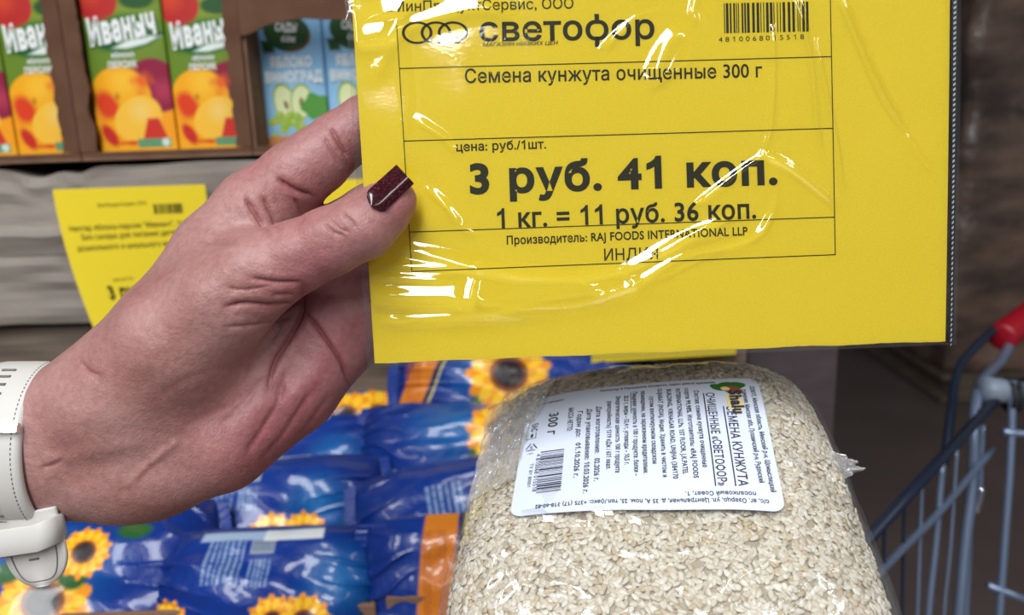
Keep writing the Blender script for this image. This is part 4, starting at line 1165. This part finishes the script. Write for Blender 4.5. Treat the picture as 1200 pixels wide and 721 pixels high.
# ------------------------------------------------------------------ packs of sunflower seeds
BLUE, CYAN = np.array(srgb(4, 48, 132)), np.array(srgb(16, 98, 164))
def p_flower(C, u, v, cx, cy, R, seed=0, squash=1.0):
    x, y = u - cx, (v - cy) / squash; r = np.hypot(x, y) / R; a = np.arctan2(y, x)
    nz = Noise(100 + seed, 10, 30)
    C = over(C, srgb(40, 92, 40), soft(np.hypot(x + .35 * R, y + .75 * R) / R - .55, .15))
    for k, (n, ph, rr, col) in enumerate(((13, .3, 1.0, srgb(238, 150, 32)), (13, .3 + np.pi / 13, .88, srgb(250, 196, 44)), (11, 0, .62, srgb(236, 160, 30)))):
        edge = rr * (.62 + .38 * np.abs(np.cos((a + ph) * n / 2)) ** .7) + .03 * nz(u, v)
        C = over(C, col, soft(r - edge, .06))
    C = over(C, srgb(120, 62, 24), soft(r - .44, .06)); C = over(C, srgb(40, 30, 34), soft(r - .33, .08))
    return C
def p_rect(C, u, v, u0, v0, u1, v1, col, w=.006): return over(C, col, soft(np.maximum(np.abs(u - (u0 + u1) / 2) - abs(u1 - u0) / 2, np.abs(v - (v0 + v1) / 2) - abs(v1 - v0) / 2), w))
def p_lines(C, u, v, u0, v0, u1, v1, n, col, vert=False, seed=0):
    nz = Noise(130 + seed, 14, 90)
    inside = soft(np.maximum(np.abs(u - (u0 + u1) / 2) - abs(u1 - u0) / 2, np.abs(v - (v0 + v1) / 2) - abs(v1 - v0) / 2), .006)
    t = (u - u0) / (u1 - u0) if vert else (v - v0) / (v1 - v0); s_ = v if vert else u
    st = ((t * n) % 1 < .55) & (nz(s_, np.floor(t * n)) > -.9)
    return C * (1 - .75 * inside * st[..., None]) + np.array(col) * .75 * inside * st[..., None]
WHT = srgb(130, 156, 190)
def seed_pack(px, py, d, w, h, t, yaw, tilt, label, art, seed, roll=0.0):
    """a sealed pillow pack: w along its side, h across, t thick; tilt leans its face to the shopper"""
    c = P(px, py, d)
    ya, ti, ro = map(math.radians, (yaw, tilt, roll))
    A = np.array([math.cos(ya), math.sin(ya), math.sin(ro)]); A /= np.linalg.norm(A)
    Nn = np.array([math.sin(ti) * math.sin(ya), -math.sin(ti) * math.cos(ya), math.cos(ti)]); Nn -= A * (A @ Nn); Nn /= np.linalg.norm(Nn)
    B = np.cross(Nn, A)
    nu, nv = 190, 130
    U, V = np.meshgrid(np.linspace(-1, 1, nu), np.linspace(-1, 1, nv), indexing='ij')
    g1, g2 = Noise(200 + seed, 14, 3.2), Noise(300 + seed, 16, 9)
    f = np.clip(1 - np.abs(U) ** 3.6, 0, 1) ** .65 * np.clip(1 - np.abs(V) ** 2.6, 0, 1) ** .65
    pinch = np.clip((np.abs(U) - .35) / .65, 0, 1)
    cre = (1 - np.abs(np.sin(V * 7 + 2.0 * g1(U, V)))) ** 3 * pinch                  # gathers fanning in from the seals
    q = .5 + .5 * g2(U * .7, V * .7)
    mb = MB()
    for sgn in (1, -1):
        z = t / 2 * f * (1 + .10 * g1(U, V)) + (.0016 * g2(U, V) + .0042 * cre) * np.clip(f * 3, 0, 1)
        wu = w / 2 * U * (1 - .05 * np.abs(V) ** 3); hv = h / 2 * V * (1 - .10 * np.abs(U) ** 5) 
        Q = c + wu[..., None] * A + hv[..., None] * B + (sgn * z)[..., None] * Nn
        u, v = (U + 1) / 2, (V + 1) / 2
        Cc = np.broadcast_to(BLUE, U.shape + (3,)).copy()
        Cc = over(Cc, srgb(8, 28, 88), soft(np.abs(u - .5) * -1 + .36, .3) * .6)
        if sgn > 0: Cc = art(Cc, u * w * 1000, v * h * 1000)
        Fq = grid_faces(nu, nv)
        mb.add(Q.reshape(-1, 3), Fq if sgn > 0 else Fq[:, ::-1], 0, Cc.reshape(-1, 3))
    # flat crimped seals at the two ends
    for sgn in (1, -1):
        n = 60; s_ = np.linspace(-1, 1, n)
        e0 = c + (sgn * w / 2 * (1 - .05 * np.abs(s_) ** 3))[:, None] * A + (s_ * h / 2 * .9)[:, None] * B
        zig = (.0012 * np.sin(s_ * 60))[:, None] * Nn + (.003 * np.sin(3 * s_ + seed))[:, None] * Nn
        rows = [e0 - sgn * A * .002 , e0 + sgn * A * .004 + zig * .5, e0 + sgn * A * .009 + zig]
        Vq = np.concatenate([np.stack(rows, 1).reshape(-1, 3)])
        mb.add(Vq, np.array([[3 * i + k, 3 * i + 3 + k, 3 * i + 4 + k, 3 * i + 1 + k] for i in range(n - 1) for k in (0, 1)]), 0, BLUE * .9)
    o = mb.build('seed_pack', M_gloss, colors=True)
    return tag(o, label, 'seed pack', 'blue packs of sunflower seeds in the cartons')
def art_side(C, u, v, fl=(118, 152), base=0, band=True):
    """the pack's back: small print, bar code, white band, tips of the flowers along the lower edge"""
    C = over(C, CYAN, soft(np.hypot(u - 140, (v - 34)) - 18, 30))
    C = p_lines(C, u, v, 42, 32, 72, 66, 7, WHT, True, 1)
    C = p_rect(C, u, v, 74, 54, 92, 72, srgb(140, 154, 172), 1); C = p_lines(C, u, v, 75, 56, 91, 70, 9, srgb(70, 86, 120), False, 2)
    C = p_lines(C, u, v, 75, 30, 92, 50, 5, WHT, True, 5)
    if band: C = p_rect(C, u, v, 40, 80, 128, 87, srgb(130, 156, 190), 2); C = p_rect(C, u, v, 84, 79, 130, 88, srgb(200, 208, 216), 1)
    for k, cx in enumerate(fl): C = p_flower(C, u, v, cx, base, 20, k)
    C = over(C, srgb(34, 88, 52), soft(np.hypot(u - 166, v - 12) - 8, 8))
    return C
def art_front(C, u, v, flowers, panel=None, leaves=()):
    C = over(C, CYAN, soft(np.hypot((u - 100) * .7, v - 60) - 22, 40))
    for k, (cx, cy, R) in enumerate(flowers): C = p_flower(C, u, v, cx, cy, R, k + 7)
    for cx, cy, R in leaves: C = over(C, srgb(36, 92, 44), soft(np.hypot(u - cx, (v - cy) * 1.6) - R, 5))
    if panel is not None:
        x0, x1, k = panel
        xx = u - (v - 50) * k
        C = over(C, srgb(206, 120, 34), soft(np.abs(xx - (x0 + x1) / 2) - (x1 - x0) / 2, 2)); C = over(C, srgb(24, 28, 44), soft(np.abs(xx - x1 - 3) - 1.8, 1.5)); C = over(C, srgb(188, 178, 120), soft(np.abs(xx - x1 - 6.5) - 1.2, 1.2))
        C = p_lines(C, u, v, x0 + 4, 10, x1 - 4, 90, 8, srgb(170, 86, 24), True, 3)
    return C
# pack(px, py, depth, w, h, t, yaw, tilt)
seed_pack(318, 690, .640, .170, .092, .062, 0, 52, 'blue seed pack lowest at the front of the left carton, white band on top', lambda C, u, v: p_rect(p_rect(art_side(C, u, v - 14, (96, 118, 14), 5, False), u, v, 34, 79, 126, 86, srgb(150, 172, 204), 2), u, v, 82, 78, 128, 87, srgb(206, 213, 220), 1), 1)
seed_pack(320, 606, .735, .190, .104, .066, 0, 52, 'blue seed pack lying on the front pack, orange petal tips along its lower edge', lambda C, u, v: art_side(C, u, v - 22, (104, 130), 8), 2, roll=2)
seed_pack(345, 540, .805, .192, .090, .055, 0, 45, 'blue seed pack behind the two front ones, just under the heel of the hand', lambda C, u, v: art_side(C, u, v, (), 0), 3)
seed_pack(424, 512, .850, .178, .095, .045, 14, 55, 'blue seed pack with a yellow sunflower left of the taller right-hand pile', lambda C, u, v: art_front(C, u, v, [(106, 58, 36), (74, 62, 32)], None, [(70, 40, 14)]), 4)
seed_pack(88, 680, .655, .215, .118, .070, 8, 46, 'blue seed pack at the lower left with a dark-centred sunflower, under the watch strap', lambda C, u, v: art_front(C, u, v, [(98, 38, 33), (124, 70, 20), (208, 2, 20)], None, [(158, 84, 12), (70, 60, 12)]), 5)
seed_pack(130, 600, .765, .200, .090, .055, -4, 50, 'shiny blue seed pack behind the lower left one, just under the wrist', lambda C, u, v: art_side(C, u, v, (), 0, False), 6)
seed_pack(612, 458, .840, .246, .100, .060, 2, 60, 'blue seed pack topmost in the right-hand pile, orange stripe and big sunflower', lambda C, u, v: art_front(C, u, v, [(110, 62, 42)], (6, 30, .42)), 7)
seed_pack(548, 530, .780, .204, .092, .066, -8, 50, 'blue seed pack second from top of the right pile, yellow flower beside the sesame bag', lambda C, u, v: p_lines(art_front(C, u, v, [(140, 58, 36)]), u, v, 24, 4, 62, 22, 3, WHT, True, 4), 8)
seed_pack(556, 608, .712, .194, .104, .070, 10, 52, 'plain blue seed pack in the right-hand pile with lines of small pale print', lambda C, u, v: p_lines(C, u, v, 60, 40, 92, 80, 6, WHT, True, 6), 9, roll=5)
seed_pack(536, 682, .635, .135, .100, .045, 2, 70, 'dark blue seed pack lowest in the right carton with a broad orange stripe', lambda C, u, v: art_front(C, u, v, [], (40, 66, .10)), 10)

# cartons that hold the packs
def pack_carton(x0, x1, yf, zt, label):
    yb, t = yf + .40, .004
    root = thing('cardboard_carton', ((x0 + x1) / 2, (yf + yb) / 2, LOWZ), label, 'cardboard carton', 'low cartons holding the seed packs')
    for nm, lo, hi in (('bottom', (x0, yf, LOWZ), (x1, yb, LOWZ + t)), ('front_wall', (x0, yf, LOWZ + t), (x1, yf + t, zt)), ('back_wall', (x0, yb - t, LOWZ + t), (x1, yb, zt)),
                       ('side_wall', (x0, yf + t, LOWZ + t), (x0 + t, yb - t, zt)), ('side_wall', (x1 - t, yf + t, LOWZ + t), (x1, yb - t, zt))):
        lo, hi = np.array(lo), np.array(hi); V, Fs = rbox((lo + hi) / 2, hi - lo, None, .0008, 1)
        MB().add(V, Fs).build(nm, M_card, root, smooth=False)
cy_ = .545
pack_carton(PY(-60, 715, cy_)[0], PY(440, 715, cy_)[0], cy_, PY(300, 714, cy_)[2], 'low cardboard carton at lower left, front edge under the blue seed packs')
pack_carton(PY(452, 702, cy_)[0], PY(800, 702, cy_)[0], cy_, PY(480, 700, cy_)[2], 'low cardboard carton left of and behind the sesame bag')

# ------------------------------------------------------------------ shopping trolley
cart_z = .12
cart = thing('shopping_cart', (P(1180, 600, .9)[0], P(1180, 600, .9)[1], 0), 'steel wire shopping cart with a red handle at the right edge of the photo', 'shopping cart')
def wire(name, pts, r, m, smooth=True, n=8):
    w = np.array([P(*q) for q in pts])
    if smooth and len(w) > 2: w = smooth_path(w, 6)
    mb = MB().add(*tube(w, r, n)); return mb.build(name, m, cart)
hA, hB = P(1173, 396, .98), P(1300, 300, 1.16)
dh = (hB - hA) / np.linalg.norm(hB - hA)
wpts = np.array([hA, hA + dh * .002, hA + dh * .004, hB - dh * .004, hB])
hd = MB().add(*tube(wpts, [.013, .0162, .0168, .0168, .013], 20)).build('handle', M_red, cart); hd['label'] = 'red plastic handle grip'
wire('handle_rod', [(1166, 386, .985), (1150, 400, .97), (1128, 424, .95), (1120, 445, .93), (1115, 480, .90), (1110, 520, .88), (1106, 545, .87)], .0048, M_dkwire)
wire('handle_rod', [(1185, 402, .985), (1172, 424, .95), (1155, 442, .90), (1146, 462, .87), (1142, 500, .85), (1140, 560, .85), (1131, 640, .85), (1122, 740, .85), (1110, 860, .86)], .0056, M_steel)
wire('hinge_bar', [(1155, 456, .86), (1178, 459, .87), (1215, 464, .89)], .0125, M_greyplastic, False, 14)
for x in (1181, 1189):
    c = P(x, 459 + (x - 1155) * .13, .868); a = np.linspace(0, 2 * np.pi, 21)
    MB().add(*tube(np.stack([c[0] + .001 * np.cos(a), c[1] + .0155 * np.cos(a), c[2] + .0155 * np.sin(a)], -1), .0026, 8)).build('clamp_ring', M_black, cart)
def lerp(a, b, t): return tuple(a[i] + (b[i] - a[i]) * t for i in range(3))
r0a, r0b = (985, 667, .585), (1166, 470, .86)
r1a, r1b = (985, 719, .590), (1163, 527, .865)
wire('top_rail', [r0a, r0b], .0052, M_dkwire, False); wire('side_rail', [r1a, (1060, 641, .69), (1100, 601, .755), r1b], .0036, M_steel)
for x, xb_, y0, d, r, m in ((1037, 1035, 612, .655, .0014, M_dkwire), (1060, 1057, 587, .69, .0015, M_dkwire), (1081, 1075, 560, .725, .0015, M_steel), (1105, 1088, 538, .765, .0030, M_steel), (1122, 1106, 518, .79, .0016, M_steel)):
    wire('upright_wire', [(x, y0, d), ((x + xb_) / 2, 640, d), (xb_, 724, d), (xb_ - 6, 860, d)], r, m)
wire('upright_wire', [(1147, 480, .86), (1139, 560, .86), (1136, 640, .86), (1131, 740, .86)], .0028, M_steel)
wire('latch_hook', [(1152, 498, .86), (1150, 540, .86), (1149, 574, .86)], .0022, M_steel); wire('latch_tip', [(1149, 572, .86), (1147, 585, .86), (1143, 600, .86)], .0045, M_chrome)
wire('gate_wire', [(1187, 446, .86), (1184, 540, .86), (1177, 640, .86), (1170, 740, .86), (1164, 860, .86)], .0040, M_steel)
wire('gate_wire', [(1158, 686, .855), (1250, 722, .88)], .0036, M_steel, False); wire('gate_wire', [(1176, 506, .855), (1250, 514, .88)], .0036, M_steel, False)
wire('lower_rail', [(960, 880, .60), (1125, 820, .86), (1260, 840, .90)], .005, M_steel, False)
# chassis legs and castors below the frame
for q in ((1120, 820, .86), (1235, 830, .90)):
    t_ = P(*q); MB().add(*tube(np.array([t_, [t_[0], t_[1], .11]]), .011, 10)).build('leg', M_steel, cart)
    a = np.linspace(0, 2 * np.pi, 25)
    MB().add(*tube(np.stack([np.full(25, t_[0]), t_[1] + .04 * np.cos(a), .056 + .04 * np.sin(a)], -1), .016, 10)).build('wheel', M_black, cart)

# ------------------------------------------------------------------ film-wrapped goods far behind the trolley
def wrapped_stack(px0, px1, Y, z1, label, seed):
    x0, x1 = PY(px0, 300, Y)[0], PY(px1, 300, Y)[0]
    bm = bmesh.new(); bmesh.ops.create_cube(bm, size=1.0); bmesh.ops.subdivide_edges(bm, edges=list(bm.edges), cuts=22, use_grid_fill=True)
    V, Fs = bm_arrays(bm); bm.free()
    nz = Noise(seed, 16, 7); nz2_ = Noise(seed + 1, 16, 18)
    s = np.array([x1 - x0, .9, z1 - .13])
    W_ = V * s + np.array([(x0 + x1) / 2, Y + .45, (z1 + .13) / 2])
    off = .020 * nz(W_[:, 0] + W_[:, 1], W_[:, 2]) + .008 * nz2_(W_[:, 0] + W_[:, 1], W_[:, 2] * 1.4)
    d = V.copy(); d[:, 2] = 0; W_ = W_ + d * off[:, None] * 2
    root = thing('wrapped_pallet', ((x0 + x1) / 2, Y + .45, 0), label, 'pallet of goods', 'film-wrapped pallets in the dark aisle')
    MB().add(W_, Fs).build('wrapped_goods', M_wrap, root)
    mb = MB()
    for zc in (.02, .115): mb.add(*rbox(((x0 + x1) / 2, Y + .45, zc), (x1 - x0, .9, .022), None, .002))
    for k in (-1, 0, 1): mb.add(*rbox(((x0 + x1) / 2 + k * (x1 - x0) * .44, Y + .45, .067), (.09, .9, .07), None, .002))
    mb.build('wooden_pallet', M_wood2, root, smooth=False)
wrapped_stack(1118, 1560, 3.3, 1.62, 'brown film-wrapped pallet of goods in the dark aisle behind the shopping cart', 401)

# support under the sesame bag: a closed carton, below the frame
lowpt = W(BC - bN * .030 - bB * .07)
zc = lowpt[2] - .012
lo_ = W(BC)
V, Fs = rbox((lo_[0], lo_[1] - .02, zc / 2), (.13, .13, zc), None, .002)
tag(MB().add(V, Fs).build('cardboard_box', M_card, smooth=False), 'tall closed cardboard box standing under the sesame bag', 'cardboard box')
